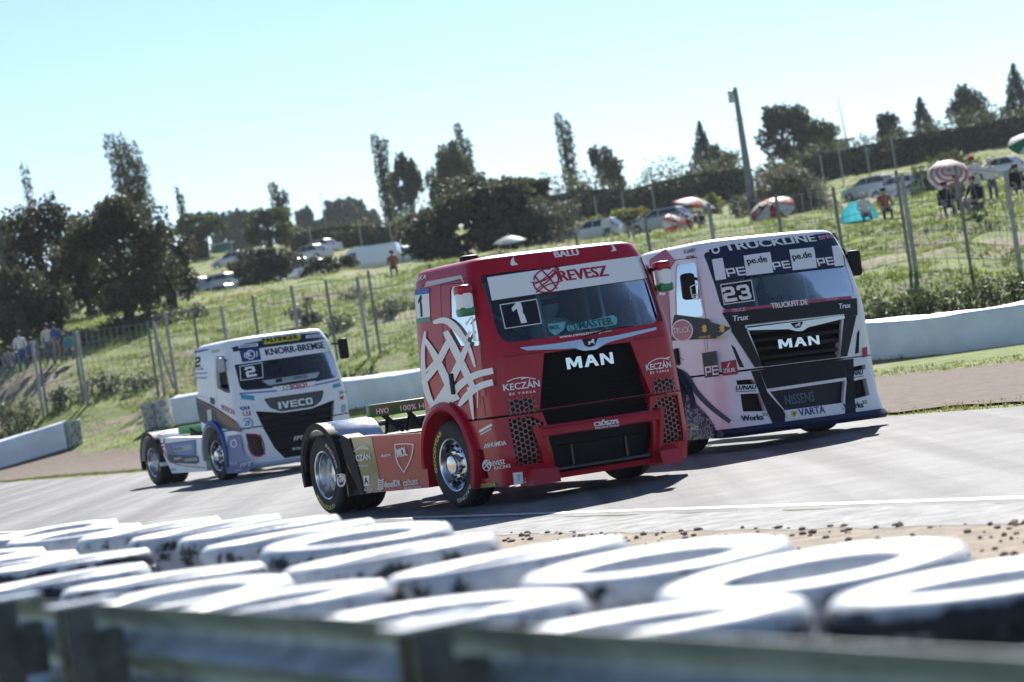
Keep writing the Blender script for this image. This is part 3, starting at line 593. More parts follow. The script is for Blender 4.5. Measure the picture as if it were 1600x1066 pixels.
def brackets(T, y=-2.5):
    for x in (-.5, .5, .85): T.part('crossbar_bracket', MB().tube([(x, y, 1.15), (x * .8, y + .2, .92)], .03), BLACK, 50); T.part('crossbar_bracket', MB().tube([(x * .9, y - .02, 1.15), (x * .8, y - .3, .92)], .022), BLACK, 50)
brackets(T)
T.text('Y', 'HVO', 'B', (527, 360), (605, 350), 38, WHITE, arg=-2.449, sub=bo, off=.003); T.text('Y', '100% HVO', 'B', (680, 338), (905, 312), 38, WHITE, arg=-2.449, sub=bo, off=.003)
# roof, mirrors, door
mb = MB(); mb.box((.72, .15, 2.78), (.2, .14, .12), .03); mb.box((.72, .15, 2.73), (.26, .2, .03)); T.part('roof_beacon', mb, BLACK, 30)
mb = MB()
for x, y in ((.35, .75), (-.2, .8), (.1, .3), (.6, .6)): mb.lathe([(0, 2.77), (.018, 2.765), (.022, 2.7)], 8, 'z', (x, y, 0))
tag(T.part('roof_stud', mb, BLACK), kind='stuff')
T.poly('roof_vent_stripe', 'S', [(-.25, 2.55), (.7, 2.56), (.8, 2.48), (.72, 2.6), (-.2, 2.61)], mat('grey_print', (.55, .52, .54), .4), .004)
for sx in (1, -1):
    m_ = mirror(T, (sx * 1.29, 1.02, 2.3), WHITE, d=(.17, .17, .34))
    for z0, z1, mm in ((2.36, 2.475, RED), (2.125, 2.23, GREEN)): mb = MB(); mb.box((sx * 1.29, 1.02, (z0 + z1) / 2), (.178, .178, z1 - z0), .03); T.part('mirror_stripe', mb, mm, 50, m_)
dr = T.poly('door', 'S', [(.2, 1.2), (.2, 1.79), (1.1, 1.75), (1.08, 1.22)], RED, .005, .02)
seam(T, 'S', [(.18, 2.54), (.18, 1.2), (.62, 1.19)]); seam(T, 'S', [(.18, 2.54), (.98, 2.5), (1.13, 1.76), (1.12, 1.2)]); seam(T, 'F', [(-1.2, .968), (1.2, .968)], .012); seam(T, 'F', [(1.04, 1.62), (.6, 1.62)], .007); seam(T, 'F', [(-1.04, 1.62), (-.6, 1.62)], .007)
seam(T, 'S', [(1.16, 1.62), (1.02, 1.62), (1.02, 1.0)], .01); seam(T, 'S', [(-.3, 2.57), (1.0, 2.545)], .008)
mb = MB(); mb.box((1.235, .33, 1.4), (.035, .1, .24), .015); T.part('door_handle', mb, BLACK, 40, dr)
# windscreen prints, lettering
A = lambda n, s, p, m, off=.005, **k: T.poly(n, s, p, m, off, z='A', **k)
bn = A('sun_strip', 'F', [(428, 262), (1302, 140), (1336, 262), (1275, 272), (455, 390)], WHITE)
T.text('F', 'REVESZ', 'A', (838, 285), (1105, 253), 62, REDP, .05, sub=bn)
cx, cy = 755, 280; th = lambda a, r=70, b=66: (cx + r * math.cos(R(a)), cy + b * math.sin(R(a)) - (r * math.cos(R(a))) * .12)
T.strokes('globe_logo', 'F', [([th(a) for a in range(-60, 200, 20)], 9), ([th(a) for a in range(-170, -60, 20)], 9), ([(690, 250), (745, 320), (790, 345)], 9), ([(725, 215), (780, 270), (815, 325)], 9), ([(830, 215), (770, 280), (700, 330)], [3, 9, 4]), ([(790, 225), (740, 275), (690, 300)], 7), ([(668, 290), (740, 285), (800, 240), (822, 205)], [3, 8, 9, 4]), ([(700, 345), (760, 300), (835, 285)], 7), ([(800, 215), (822, 203), (820, 232)], 8)], REDP, .009, 'A', sub=bn)
A('number_frame', 'F', [(497, 412), (703, 380), (733, 518), (527, 548)], WHITE, .005); nb = A('number_plate', 'F', [(503, 416), (700, 386), (727, 514), (531, 543)], DARKP, .007)
T.text('F', '1', 'A', (588, 522), (650, 512), 118, WHITE, sub=nb, off=.01, block=True)
A('sponsor_badge', 'F', [(765, 520), (865, 508), (855, 550), (808, 585), (775, 562)], TEAL); T.text('F', 'MOL', 'A', (780, 554), (834, 546), 24, TEALD, .04)
pl = T.poly('sponsor_badge', 'F', roundpoly([T.un(zp('A', p), 'F') for p in [(875, 562), (868, 530), (1130, 470), (1152, 485), (1150, 525)]], .05), TEAL, .005)
T.text('F', 'MASTER', 'A', (942, 548), (1130, 521), 40, TEALD, .04, sub=pl); T.strokes('ring_logo', 'F', [([(908 + 23 * math.cos(a), 532 + 23 * math.sin(a)) for a in np.linspace(0, 6.3, 17)], 5), ([(900, 520), (915, 532), (918, 548)], 8)], TEALD, .008, 'A', sub=pl)
T.text('F', 'www.reveszracing.com', 'A', (832, 606), (1120, 566), 22, WHITE, .02)
T.text('F', 'BALU', 'A', (808, 152), (941, 137), 36, WHITE, .06)
A('crescent', 'F', [(578, 145), (562, 165), (558, 190), (570, 197), (602, 190), (584, 176), (577, 160)], WHITE); A('crescent', 'F', [(1098, 68), (1120, 76), (1138, 92), (1148, 112), (1115, 119), (1127, 102), (1120, 84)], WHITE)
T.poly('chrome_wing', 'F', roundpoly([T.un(zp('A', p), 'F') for p in [(600, 652), (640, 668), (850, 660), (905, 655), (955, 670), (1025, 664), (1085, 628), (1130, 614), (1362, 553), (1362, 538), (1110, 590), (1040, 600), (950, 606), (800, 630)]], .012, 2), mat('brushed_chrome', (.55, .59, .64), .25, .9), .035, .06)
A('badge_plate', 'F', [(948, 606), (1036, 598), (1020, 640), (990, 650), (965, 642)], DARKP, .04, thick=.01); lion(T, 'A', (975, 638), (1022, 632), 30, WHITE, .046)
T.text('F', 'MAN', 'A', (880, 772), (1140, 738), 64, CHROME, .06, off=-.02, thick=.05, name='chrome_lettering', block=True)
for p, q, h, s0, s1, arc in (((520, 893), (722, 868), 38, (552, 917), (700, 900), [(538, 842), (580, 822), (640, 815), (698, 826)]), ((1313, 780), (1450, 760), 36, (1335, 798), (1440, 783), [(1322, 740), (1360, 716), (1400, 708), (1438, 716)])):
    T.text('F', 'KECZÁN', 'A', p, q, h + 8, WHITE, .015); T.text('F', 'ÉS TÁRSA', 'A', s0, s1, 15, WHITE, .02, space=1.3); T.strokes('car_logo', 'F', [(arc, 5), ([(p[0] + 95, p[1] - 66), (p[0] + 130, p[1] - 76)], 5)], WHITE, .008, 'A')
T.text('F', "CSŐSZI'S", 'C', (758, 520), (914, 500), 36, WHITE, .05, off=.056); T.text('F', 'PRODUCTIONS', 'C', (765, 538), (917, 519), 13, WHITE, .03, off=.056)
T.strokes('windscreen_wiper', 'F', [([(1392, 505), (1340, 330), (1275, 150)], [14, 10, 6])], BLACK, .03, 'A'); T.strokes('windscreen_wiper', 'F', [([(960, 590), (1120, 545), (1240, 532)], [8, 8, 4])], BLACK, .02, 'A')
# painted white lattice on the side
T.strokes('white_livery', 'S', [([(135, 512), (205, 492), (265, 545), (325, 630), (352, 700), (368, 760)], [14, 34, 40, 26, 18, 8]), ([(92, 560), (78, 660), (80, 780), (95, 880), (125, 960), (160, 1005)], [10, 20, 26, 34, 30, 10]),
    ([(88, 600), (150, 700), (210, 830), (262, 945)], [16, 36, 44, 50]), ([(205, 560), (255, 660), (320, 790), (370, 900)], [30, 42, 40, 20]), ([(222, 620), (150, 760), (78, 850)], [34, 38, 26]), ([(335, 620), (260, 790), (195, 910), (130, 995)], [20, 40, 42, 40]),
    ([(470, 778), (370, 800), (290, 850), (230, 925), (180, 985)], [34, 36, 40, 40, 24]), ([(470, 842), (395, 862), (325, 915), (280, 975)], [34, 36, 38, 12]), ([(340, 870), (350, 960), (361, 1052)], [28, 22, 3]), ([(384, 870), (385, 985)], [7, 3]),
    ([(70, 810), (160, 720), (230, 640)], [8, 20, 10]), ([(345, 560), (312, 620)], 16), ([(372, 615), (356, 475)], [22, 4]), ([(352, 480), (322, 522)], [4, 18])], WHITE, .012, 'A')
A('plate_panel', 'S', [(33, 330), (112, 320), (118, 505), (42, 515)], WHITE, .006); A('plate_blue', 'S', [(33, 330), (112, 320), (113, 350), (34, 360)], mat('blue_print', (.03, .1, .4), .4), .009); A('plate_green', 'S', [(40, 490), (117, 480), (118, 505), (42, 515)], GREEN, .009); T.text('S', '1', 'A', (55, 482), (76, 478), 118, DARKP, off=.009, block=True)
T.text('S', 'SKA', 'A', (42, 284), (95, 268), 26, WHITE, .02)
B = lambda t, a, b, h, m=WHITE, bold=.02, s='S', sh=0: T.text(s, t, 'B', a, b, h, m, bold, sh, off=.008, arg=None if s == 'S' else 1.21)
B('HUMDA', (1253, 570), (1362, 554), 27, bold=.05); T.strokes('chevron_logo', 'S', [([(1220, 575), (1230, 548)], 6), ([(1232, 574), (1242, 546)], 6), ([(1244, 572), (1250, 556)], 6)], WHITE, .008, 'B')
B('REVESZ', (1260, 692), (1356, 674), 28, bold=.03); B('RACING', (1287, 714), (1390, 697), 20, bold=.01)
T.strokes('globe_logo', 'S', [([(1236 + 26 * math.cos(a), 685 + 34 * math.sin(a)) for a in np.linspace(0, 6.3, 17)], 5), ([(1215, 660), (1258, 712)], 6), ([(1225, 650), (1262, 690)], 6), ([(1258, 660), (1215, 708)], 6), ([(1240, 650), (1210, 690)], 6)], WHITE, .008, 'B')
T.poly('tyre_sponsor_plate', 'S', [(1145, 812), (1300, 796), (1302, 824), (1147, 838)], mat('dusty_purple_print', (.06, .05, .1), .4), .005, z='B'); B('GOODYEAR', (1152, 832), (1296, 818), 22, YEL, .04)
T.poly('inspection_sticker', 'F', [(250, 815), (312, 810), (318, 885), (258, 892)], WHITE, .005, z='C'); T.text('F', 'T', 'C', (275, 870), (300, 867), 40, mat('pale_blue_print', (.3, .45, .6), .4), .02, off=.01)
T.strokes('script_logo', 'S', [([(1188, 470), (1230, 445), (1270, 425)], 16), ([(1195, 490), (1240, 465), (1265, 450)], 8)], WHITE, .008, 'B')
T.text('F', 'TMD', 'C', (322, 866), (380, 860), 14, WHITE, .03); T.text('F', 'FRICTION', 'C', (322, 884), (388, 878), 13, WHITE, .03)
P = lambda t, a, b, h, m=WHITE, bold=.02, sh=0: B(t, a, b, h, m, bold, 'P', sh)
P('KECZÁN', (363, 664), (493, 647), 52, bold=.02); P('ÉS TÁRSA', (388, 698), (482, 690), 14); P('MOL', (666, 637), (728, 622), 60, bold=.05); P('ALCOA', (450, 851), (510, 845), 20, bold=.03); P('WHEELS', (470, 864), (500, 860), 8)
P('dieselDR', (582, 828), (686, 817), 42, bold=.03); P("CSŐSZI'S", (704, 818), (796, 806), 40, bold=.03); P('PRODUCTIONS', (712, 840), (818, 828), 13); P('Astra', (555, 636), (620, 626), 22, sh=.3, bold=.01)
T.strokes('shield_outline', 'P', [([(648, 552), (705, 546), (765, 550)], 6), ([(765, 550), (755, 640), (705, 730)], 6), ([(648, 552), (655, 655), (705, 730)], 6)], WHITE, .008, 'B', arg=1.21)
T.strokes('car_logo', 'P', [([(375, 606), (420, 570), (480, 580)], 5), ([(415, 572), (440, 562), (475, 572)], 4)], WHITE, .008, 'B', arg=1.21)
T.strokes('leaf_logo', 'P', [([(540, 775 + i * 14), (557, 785 + i * 14), (576, 772 + i * 14)], 7) for i in range(5)], WHITE, .008, 'B', arg=1.21)
T.poly('wheel_sponsor_badge', 'P', [(445, 755), (482, 750), (486, 815), (448, 818)], WHITE, .007, z='B', arg=1.21); P('A', (453, 808), (480, 804), 46, DARKP, .06)
T.strokes('round_badge', 'P', [([(317 + 22 * math.cos(a), 783 + 30 * math.sin(a)) for a in np.linspace(0, 6.3, 19)], 6), ([(291, 742), (343, 735), (346, 815), (294, 822), (291, 742)], 4)], WHITE, .04, 'B', arg=1.228); T.text('P', 'DKV', 'B', (303, 795), (332, 790), 24, WHITE, .04, off=.04, arg=1.228)
T.part('mud_flap', MB().box((1.0, -3.02, .45), (.42, .02, .5)), SMOKE)
driver(T, -.25, mat('white_race_suit', (.5, .5, .52), .8), mat('silver_helmet', (.5, .52, .55), .25, coat=.6), 'driver in pale suit and helmet behind the red truck windscreen')
RT = T
# ---------------------------------------------------------------- the white truck
PWHITE = mat('white_paint', (.84, .855, .88), .4, 0, .2, var=.04, vscale=3, rvar=.05); NAVY = mat('navy_print', (.012, .022, .06), .45, spec=.3); PBLK = mat('black_paint', (.012, .013, .018), .45, spec=.3); PINK = mat('pink_red_print', (.42, .05, .1), .35, coat=.4); PINKW = mat('pale_pink_print', (.7, .35, .42), .35)
DNAVY = mat('dark_navy_print', (.006, .009, .02), .5, spec=.25); FLORAL = mat('patterned_dark_print', (.03, .035, .045), .4, col2=(.3, .31, .32), vscale=26, thr=(.46, .5), detail=2)
T = Truck('racing_truck', 'white and navy racing truck with number 23 behind the red truck', (2.97, 38.3), 28.5, 2.0,
          [.14, .3, .5, .95, 1.2, 1.6, 1.78, 2.1, 2.4, 2.56, 2.68], [1.27, 1.25, 1.22, 1.22, 1.22, 1.215, 1.205, 1.185, 1.15, 1.12, 1.08], [1.5, 1.48, 1.44, 1.40, 1.39, 1.37, 1.34, 1.25, 1.14, 1.06, .98], -.55)
WS = roundpoly([(1.04, 1.74), (-1.04, 1.74), (-1.04, 2.53), (1.04, 2.53)], [.14, .14, .07, .07], 5); SW = roundpoly([(.4, 1.74), (1.08, 1.72), (.94, 2.42), (.46, 2.44)], .07)
GR2 = [(.74, 1.52), (-.74, 1.52), (-.6, .985), (.6, .985)]
T.shell('cab', .98, 2.62, PWHITE, [prism(WS, 'y', .7, 2), prism(GR2, 'y', 1.24, 2), prism(SW, 'x', .95, 1.6), prism(SW, 'x', -1.6, -.95), cyl_x(0, .52, .62, .6, 1.6), cyl_x(0, .52, .62, -1.6, -.6)], floor=.22)
T.pane('windscreen', 'F', WS, GLASS); T.pane('side_window', 'S', SW, SGLASS); T.poly('side_window', 'S', SW, SGLASS, 0, .006, arg=-1.19); interior(T)
D = lambda n, s, p, m, off=.005, **k: T.poly(n, s, p, m, off, z='D', **k)
dz = lambda p: [T.un(zp('D', q), 'F') for q in p]
OPL = dz([(435, 787), (525, 783), (553, 866), (447, 868)]); OPU = dz([(415, 724), (490, 718), (513, 741), (420, 745)])
LOW = [(.56, .66), (-.62, .68), (-.52, .40), (.4, .4)]
bump = T.shell('front_bumper', .24, .955, PWHITE, [prism(q, 'y', .8, 2) for q in (OPL, mir(OPL), OPU, mir(OPU), LOW)] + [cyl_x(0, .52, .62, .6, 1.6), cyl_x(0, .52, .62, -1.6, -.6), prism([(.6, .965), (-.6, .965), (-.56, .86), (.56, .86)], 'y', .9, 2)], yr=.35, roof=False, floor=.03, ins=.06, n=14)
for q in (OPL, mir(OPL), OPU, mir(OPU)): T.poly('intake_backing', 'F', q, BLACK, -.1, .02)
T.poly('lower_intake', 'F', LOW, mat('dark_radiator', (.02, .024, .03), .5, .4), -.08, .02)
T.text('F', 'NISSENS', 'D', (655, 838), (790, 818), 46, mat('dim_blue_print', (.09, .14, .2), .4), .01, off=-.05)
T.poly('bumper_center', 'F', [(.66, .95), (.6, .66), (.4, .38), (.44, .25), (.62, .25), (.78, .95)], DNAVY, .004); T.poly('bumper_center', 'F', [(-.66, .95), (-.64, .66), (-.54, .38), (-.5, .25), (-.68, .25), (-.82, .95)], DNAVY, .004)
T.poly('bumper_center', 'F', [(.66, .952), (-.66, .952), (-.64, .72), (.6, .70)], DNAVY, .006)
vs = D('sponsor_strip', 'F', [(633, 868), (853, 841), (848, 880), (660, 906)], WHITE, .01); T.text('F', 'VARTA', 'D', (706, 890), (826, 874), 34, mat('blue_letter', (.02, .05, .25), .4), .03, sub=vs, off=.014)
D('shield_logo', 'F', [(664, 868), (696, 864), (692, 886), (680, 897), (668, 888)], YEL, .014, sub=vs); D('shield_logo', 'F', [(672, 872), (688, 870), (681, 890)], GREEN, .017, sub=vs)
mb = MB().add(loft([[(sx * 1, 0, 0) for sx in (1,)] * 1 for _ in ()] or [[(a, y, z) for a, y, z in sec] for sec in [[(x, T.F(x, .25) + .05, .26), (x, T.F(x, .25) + .1 + .02 * (abs(x) > 1), .2), (x, T.F(x, .25) + .07, .145), (x, T.F(x, .25) - .3, .16), (x, T.F(x, .25) - .25, .25)] for x in np.linspace(-1.27, 1.27, 25)]])); T.part('front_splitter', mb, NAVY, 40)
mb = MB().add(loft([[(1.0, 1.02 - t * .5, .16), (1.3 + .02 * t, 1.12 - t * .6, .16), (1.3, 1.1 - t * .6, .26 + .3 * t), (1.23, 1.08 - t * .6, .34 + .42 * t), (1.0, 1.02 - t * .5, .3)] for t in np.linspace(0, 1, 6)])); T.part('side_splitter', mb, FLORAL, 40)
T.strokes('blue_border', 'S', [([(132, 672), (190, 700), (225, 770), (300, 850), (390, 915)], [22, 26, 24, 22, 18])], NAVY, .008, 'D')
# front dark field, grille
T.poly('front_panel', 'F', dz([(358, 418), (958, 350), (950, 470), (930, 540), (905, 545), (465, 600), (430, 540), (395, 480)]), PBLK, .004) if False else None
T.poly('front_panel', 'F', [(1.05, 1.73), (-1.05, 1.73), (-1.0, 1.5), (-.76, 1.54), (.76, 1.54), (.92, 1.4)], PBLK, .005)
for sx in (1, -1): T.poly('grille_surround', 'F', [(sx * .78, 1.545), (sx * .98, 1.5), (sx * .72, .99), (sx * .6, .99)][::sx], PBLK, .006)
T.poly('grille_backing', 'F', [(.8, 1.55), (-.8, 1.55), (-.62, .85), (.62, .85)], mat('grille_black', (.005, .005, .006), .7, spec=.1), -.12, .02)
slats(T, 'F', [(-.7 + k * .035, .7 - k * .035, 1.44 - k * .115, 0) for k in range(5)], mat('dark_grille_plastic', (.014, .014, .016), .55, spec=.25), off=-.03, h=.06, d=.05)
T.poly('grille_bar', 'F', roundpoly([(.56, 1.04), (-.56, 1.04), (-.52, .9), (.52, .9)], .03), BLACK, -.02, .03)
T.poly('chrome_wing', 'F', roundpoly(dz([(460, 482), (463, 493), (655, 488), (685, 497), (715, 497), (745, 478), (912, 438), (910, 424), (745, 446), (650, 458)]), .012, 2), MT['brushed_chrome'], .03, .05)
D('badge_plate', 'F', [(660, 460), (720, 452), (706, 480), (682, 485)], DARKP, .034, thick=.008); lion(T, 'D', (676, 480), (708, 476), 20, WHITE, .04)
T.text('F', 'MAN', 'D', (608, 578), (797, 557), 42, CHROME, .05, off=.03, thick=.05, name='chrome_lettering', block=True)
# header and sun strip
hd = D('header_panel', 'F', [(287, 120), (380, 96), (870, 42), (893, 92), (300, 160)], NAVY, .006); st = D('sun_strip', 'F', [(300, 160), (893, 92), (916, 196), (318, 264)], NAVY, .006)
for q in ([(300, 165), (350, 157), (368, 255), (318, 262)], [(447, 147), (570, 130), (585, 225), (460, 240)], [(658, 120), (772, 108), (788, 203), (675, 215)], [(855, 103), (893, 99), (914, 192), (870, 197)]): D('white_check', 'F', q, WHITE, .01, sub=st)
T.text('F', 'TRUCKLINE', 'D', (364, 127), (785, 80), 36, WHITE, .05, sub=hd, off=.012); T.strokes('round_logo', 'F', [([(318 + 16 * math.cos(a), 120 + 15 * math.sin(a)) for a in np.linspace(0, 6.3, 15)], 8)], WHITE, .012, 'D', sub=hd); T.text('F', 'BFRO', 'D', (800, 74), (872, 64), 20, PINKW, .03, sub=hd, off=.012)
for p, q in (((470, 196), (562, 184)), ((680, 176), (768, 163))): T.text('F', 'pe.de', 'D', p, q, 40, DARKP, .02, sub=st, off=.015)
for p, q, h in (((375, 246), (462, 236), 40), ((588, 213), (668, 203), 36), ((795, 196), (870, 188), 38)): T.text('F', 'PE', 'D', p, q, h, WHITE, sub=st, off=.012, block=True)
D('number_frame', 'F', [(340, 280), (485, 258), (502, 355), (357, 375)], WHITE, .005); nb = D('number_plate', 'F', [(345, 284), (482, 263), (497, 351), (360, 370)], DARKP, .007); T.text('F', '23', 'D', (362, 364), (488, 346), 70, WHITE, sub=nb, off=.011, block=True)
D('lower_strip', 'F', [(352, 398), (945, 332), (950, 346), (357, 412)], PINK, .004); T.text('F', 'TRUCKFIT.DE', 'D', (578, 393), (746, 373), 26, WHITE, .03, off=.01); T.text('F', 'TRUCK', 'D', (394, 410), (460, 402), 17, PINKW, .03, off=.01); T.text('F', 'TRUCK', 'D', (828, 356), (885, 349), 15, PINKW, .03, off=.01)
T.text('F', 'Trux', 'D', (402, 451), (473, 443), 26, WHITE, .03, .25, off=.01); T.text('F', 'Trux', 'D', (892, 393), (946, 387), 24, WHITE, .03, .25, off=.01)
for p, q, h in (((412, 769), (508, 765), 20), ((930, 706), (1003, 696), 22)): T.text('F', 'LUNAU', 'D', p, q, h, NAVY, .04, .2)
T.strokes('underline', 'F', [([(412, 776), (508, 772)], 3), ([(932, 714), (1003, 704)], 3)], NAVY, .006, 'D')
T.text('F', 'Works', 'D', (440, 913), (540, 906), 26, NAVY, .05); T.text('F', '.Works', 'D', (908, 859), (1003, 849), 28, NAVY, .05); T.text('F', '22', 'D', (536, 888), (562, 885), 13, NAVY); T.text('F', '22', 'D', (998, 832), (1020, 829), 15, NAVY)
T.poly('corner_vent', 'S', [T.un(zp('D', q), 'S') for q in [(392, 556), (412, 572), (455, 664), (432, 662)]], BLACK, .006); T.poly('corner_vent', 'F', mir(dz([(392, 556), (412, 572), (455, 664), (432, 662)])), BLACK, .006)
# side
D('dark_band', 'S', [(120, 470), (120, 540), (325, 530), (395, 480), (300, 455), (290, 440), (130, 420)], PBLK, .004)
ck = T.poly('round_sticker', 'S', [T.un(zp('D', (168 + 50 * math.cos(a), 493 + 52 * math.sin(a))), 'S') for a in np.linspace(0, 6.1, 22)], WHITE, .007); T.poly('round_sticker_center', 'S', [T.un(zp('D', (168 + 44 * math.cos(a), 493 + 46 * math.sin(a))), 'S') for a in np.linspace(0, 6.1, 22)], PINK, .009, sub=ck); T.text('S', 'TRUCK', 'D', (130, 508), (208, 500), 26, WHITE, .03, off=.013, sub=ck)
D('dark_square', 'S', [(258, 597), (327, 587), (338, 703), (272, 712)], PBLK, .007); T.text('S', 'PE', 'D', (278, 704), (338, 696), 42, WHITE, off=.011, block=True)
D('red_sticker', 'F', [(342, 640), (413, 628), (423, 695), (350, 703)], REDP, .008); T.text('F', 'ZIUR', 'D', (353, 690), (410, 683), 18, WHITE, .04, off=.012); T.strokes('feather_logo', 'F', [([(372, 665), (382, 640)], [8, 3])], WHITE, .012, 'D'); D('red_sticker', 'F', [(996, 575), (1020, 568), (1022, 612), (998, 620)], REDP, .008)
D('rear_pink', 'S', [(15, 165), (90, 115), (135, 170), (100, 230), (118, 560), (60, 560)], PINK, .004); T.text('S', '2', 'D', (62, 330), (92, 328), 50, WHITE, off=.01, block=True)
for c in ((270, 485), (352, 485)): T.strokes('ant_logo', 'S', [([(c[0], c[1] - 18), (c[0] + 3, c[1] + 16)], [12, 20, 8]), ([(c[0] - 14, c[1] - 8), (c[0] + 14, c[1] + 8)], 4), ([(c[0] - 12, c[1] + 12), (c[0] + 13, c[1] - 10)], 4)], YEL, .009, 'D'); T.text('S', 'materud', 'D', (c[0] - 24, c[1] + 46), (c[0] + 30, c[1] + 40), 14, YEL, .01)
T.text('S', 'TL LIVERY', 'D', (172, 138), (228, 128), 16, DARKP, .03); T.text('S', 'SYSTEMS', 'D', (185, 165), (225, 158), 14, DARKP, .02); T.text('S', 'Savona', 'D', (235, 935), (270, 930), 16, mat('lime_print', (.3, .5, .1), .4), .01, off=.1); T.text('S', 'RACE', 'D', (238, 952), (272, 947), 16, WHITE, .03, off=.1)
m_ = mirror(T, (1.3, .95, 2.12), BLACK, d=(.2, .1, .34)); T.strokes('mirror_outline', 'Y', [([(203, 290), (230, 278), (255, 282), (262, 310), (258, 340), (228, 350), (210, 342), (203, 290)], 5)], WHITE, .004, 'D', arg=1.0, sub=m_); T.text('Y', 'PE', 'D', (216, 346), (252, 342), 20, WHITE, arg=1.0, off=.004, sub=m_, block=True)
mirror(T, (-1.3, .95, 2.2), BLACK, d=(.2, .12, .34))
seam(T, 'S', [(.3, 2.5), (.25, 1.3), (.5, 1.2)]); seam(T, 'S', [(.3, 2.5), (.98, 2.48), (1.13, 1.7), (1.1, 1.2)]); seam(T, 'F', [(-1.2, .965), (1.2, .965)], .012); seam(T, 'S', [(1.05, 1.66), (1.05, 1.0)], .008)
dr = T.part('door_handle', MB().box((1.235, .36, 1.25), (.035, .1, .22), .015), BLACK, 40)
for sx in (1, -1): flare(T, NAVY, sx, .6, .68, 1.28)
chassis(T, 3.65, 0)
for y, f in ((0, 1), (-3.65, 0)):
    for x in (1.055, -1.055): add_wheel(T, x, y, f, .9, R(2) if f else 0)
for sx in (1, -1): rear_fender(T, 3.65, sx, PWHITE, NAVY, x0=.55); T.part('side_skirt', MB().add(prism(sk, 'x', .95 * sx, 1.21 * sx)), PWHITE, 25)
T.part('crossbar', MB().box((0, -2.5, 1.205), (2.06, .1, .155), .012), GREEN, 30); brackets(T)
T.part('roof_stud', MB().lathe([(0, 2.74), (.018, 2.735), (.022, 2.66)], 8, 'z', (.3, .5, 0)), BLACK)
driver(T, -.2, mat('dark_race_suit', (.03, .03, .04), .8), mat('white_helmet', (.7, .7, .72), .25, coat=.6), 'driver in dark suit and white helmet in the number 23 truck')
# ---------------------------------------------------------------- the white and blue truck
BLUE = mat('blue_paint', (.012, .06, .32), .4, coat=.1); SKYB = mat('light_blue_print', (.05, .25, .52), .45); ORNG = mat('orange_print', (.5, .13, .03), .4); LIME = mat('lime_yellow_print', (.62, .6, .04), .4); SILV = mat('silver_print', (.42, .46, .5), .45)
T = Truck('racing_truck', 'white and blue racing truck with number 2 following at the rear left', (-5.17, 58.95), 27.3, .6,
          [.14, .3, .5, .95, 1.2, 1.5, 1.74, 2.1, 2.4, 2.56, 2.7], [1.24, 1.25, 1.24, 1.22, 1.22, 1.215, 1.2, 1.18, 1.15, 1.12, 1.06], [1.6, 1.62, 1.62, 1.6, 1.59, 1.56, 1.51, 1.40, 1.29, 1.23, 1.15], -.7, k=.1, rc=.24)
ez = lambda p, s='F', a=None: [T.un(zp('E', q), s, a) for q in p]
WS = roundpoly([(1.06, 1.72), (0, 1.66), (-1.06, 1.72), (-1.04, 2.53), (1.04, 2.53)], [.12, .3, .12, .07, .07], 5); SW = roundpoly([(.52, 1.86), (.98, 1.74), (1.16, 1.72), (.98, 2.44), (.56, 2.46)], .06)
GRI = ez([(752, 520), (880, 552), (1000, 548), (1130, 512), (1232, 440), (1215, 600), (1105, 800), (930, 812), (870, 790), (810, 670)]); GRI = [(max(-1.0, a), b) for a, b in GRI]
GS = [(.86, 1.28), (.3, 1.17), (-.3, 1.17), (-.86, 1.28), (-.78, .985), (.78, .985)]
T.shell('cab', .98, 2.7, PWHITE, [prism(WS, 'y', .7, 2), prism(SW, 'x', .95, 1.6), prism(SW, 'x', -1.6, -.95), cyl_x(0, .52, .62, .6, 1.6), cyl_x(0, .52, .62, -1.6, -.6), prism(GS, 'y', 1.3, 2)], floor=.22)
T.pane('windscreen', 'F', WS, glassmat('dark_glass', (.3, .38, .42))); T.poly('side_window', 'S', SW, SGLASS, 0, .006, arg=-1.18); interior(T)
GL = [(.78, .965), (-.78, .965), (-.6, .5), (-.42, .27), (.42, .27), (.6, .5)]; IN = [(1.12, .86), (.82, .80), (.80, .4), (1.0, .38), (1.1, .5)]
T.shell('front_bumper', .24, .955, PWHITE, [prism(q, 'y', .8, 2) for q in (GL, IN, mir(IN))] + [cyl_x(0, .52, .62, .6, 1.6), cyl_x(0, .52, .62, -1.6, -.6)], yr=.35, roof=False, floor=.03, ins=.06, n=14)
T.poly('grille_backing', 'F', [(.9, 1.32), (-.9, 1.32), (-.6, .5), (-.42, .24), (.42, .24), (.6, .5)], BLACK, -.12, .02)
slats(T, 'F', [(-w_, w_, z, 0) for z, w_ in ((1.1, .76), (.98, .76), (.86, .74), (.74, .68), (.62, .63), (.5, .57), (.38, .46))], mat('grille_gloss', (.008, .008, .01), .55, spec=.25), off=-.02, h=.09, d=.06)
for q in (IN, mir(IN)): T.poly('intake_backing', 'F', q, mat('dark_red_inside', (.05, .02, .02), .5), -.14, .02)
T.strokes('intake_border', 'F', [([*IN, IN[0]], .03)], REDP, .006); T.strokes('intake_border', 'F', [([*mir(IN), mir(IN)[0]], .03)], REDP, .006)
T.poly('name_panel', 'F', roundpoly([(.66, 1.5), (-.66, 1.5), (-.56, 1.3), (-.36, 1.2), (.36, 1.2), (.56, 1.3)], .05), mat('anthracite_print', (.05, .055, .06), .4), .006); T.text('F', 'IVECO', 'E', (898, 530), (1100, 500), 40, WHITE, off=.016, thick=.008, block=True)
mb = MB().add(loft([[(x, T.F(x, .25) + .04, .25), (x, T.F(x, .25) + .08, .2), (x, T.F(x, .25) + .05, .15), (x, T.F(x, .25) - .3, .16), (x, T.F(x, .25) - .25, .25)] for x in np.linspace(-1.25, 1.25, 25)])); T.part('front_splitter', mb, SILV, 40)
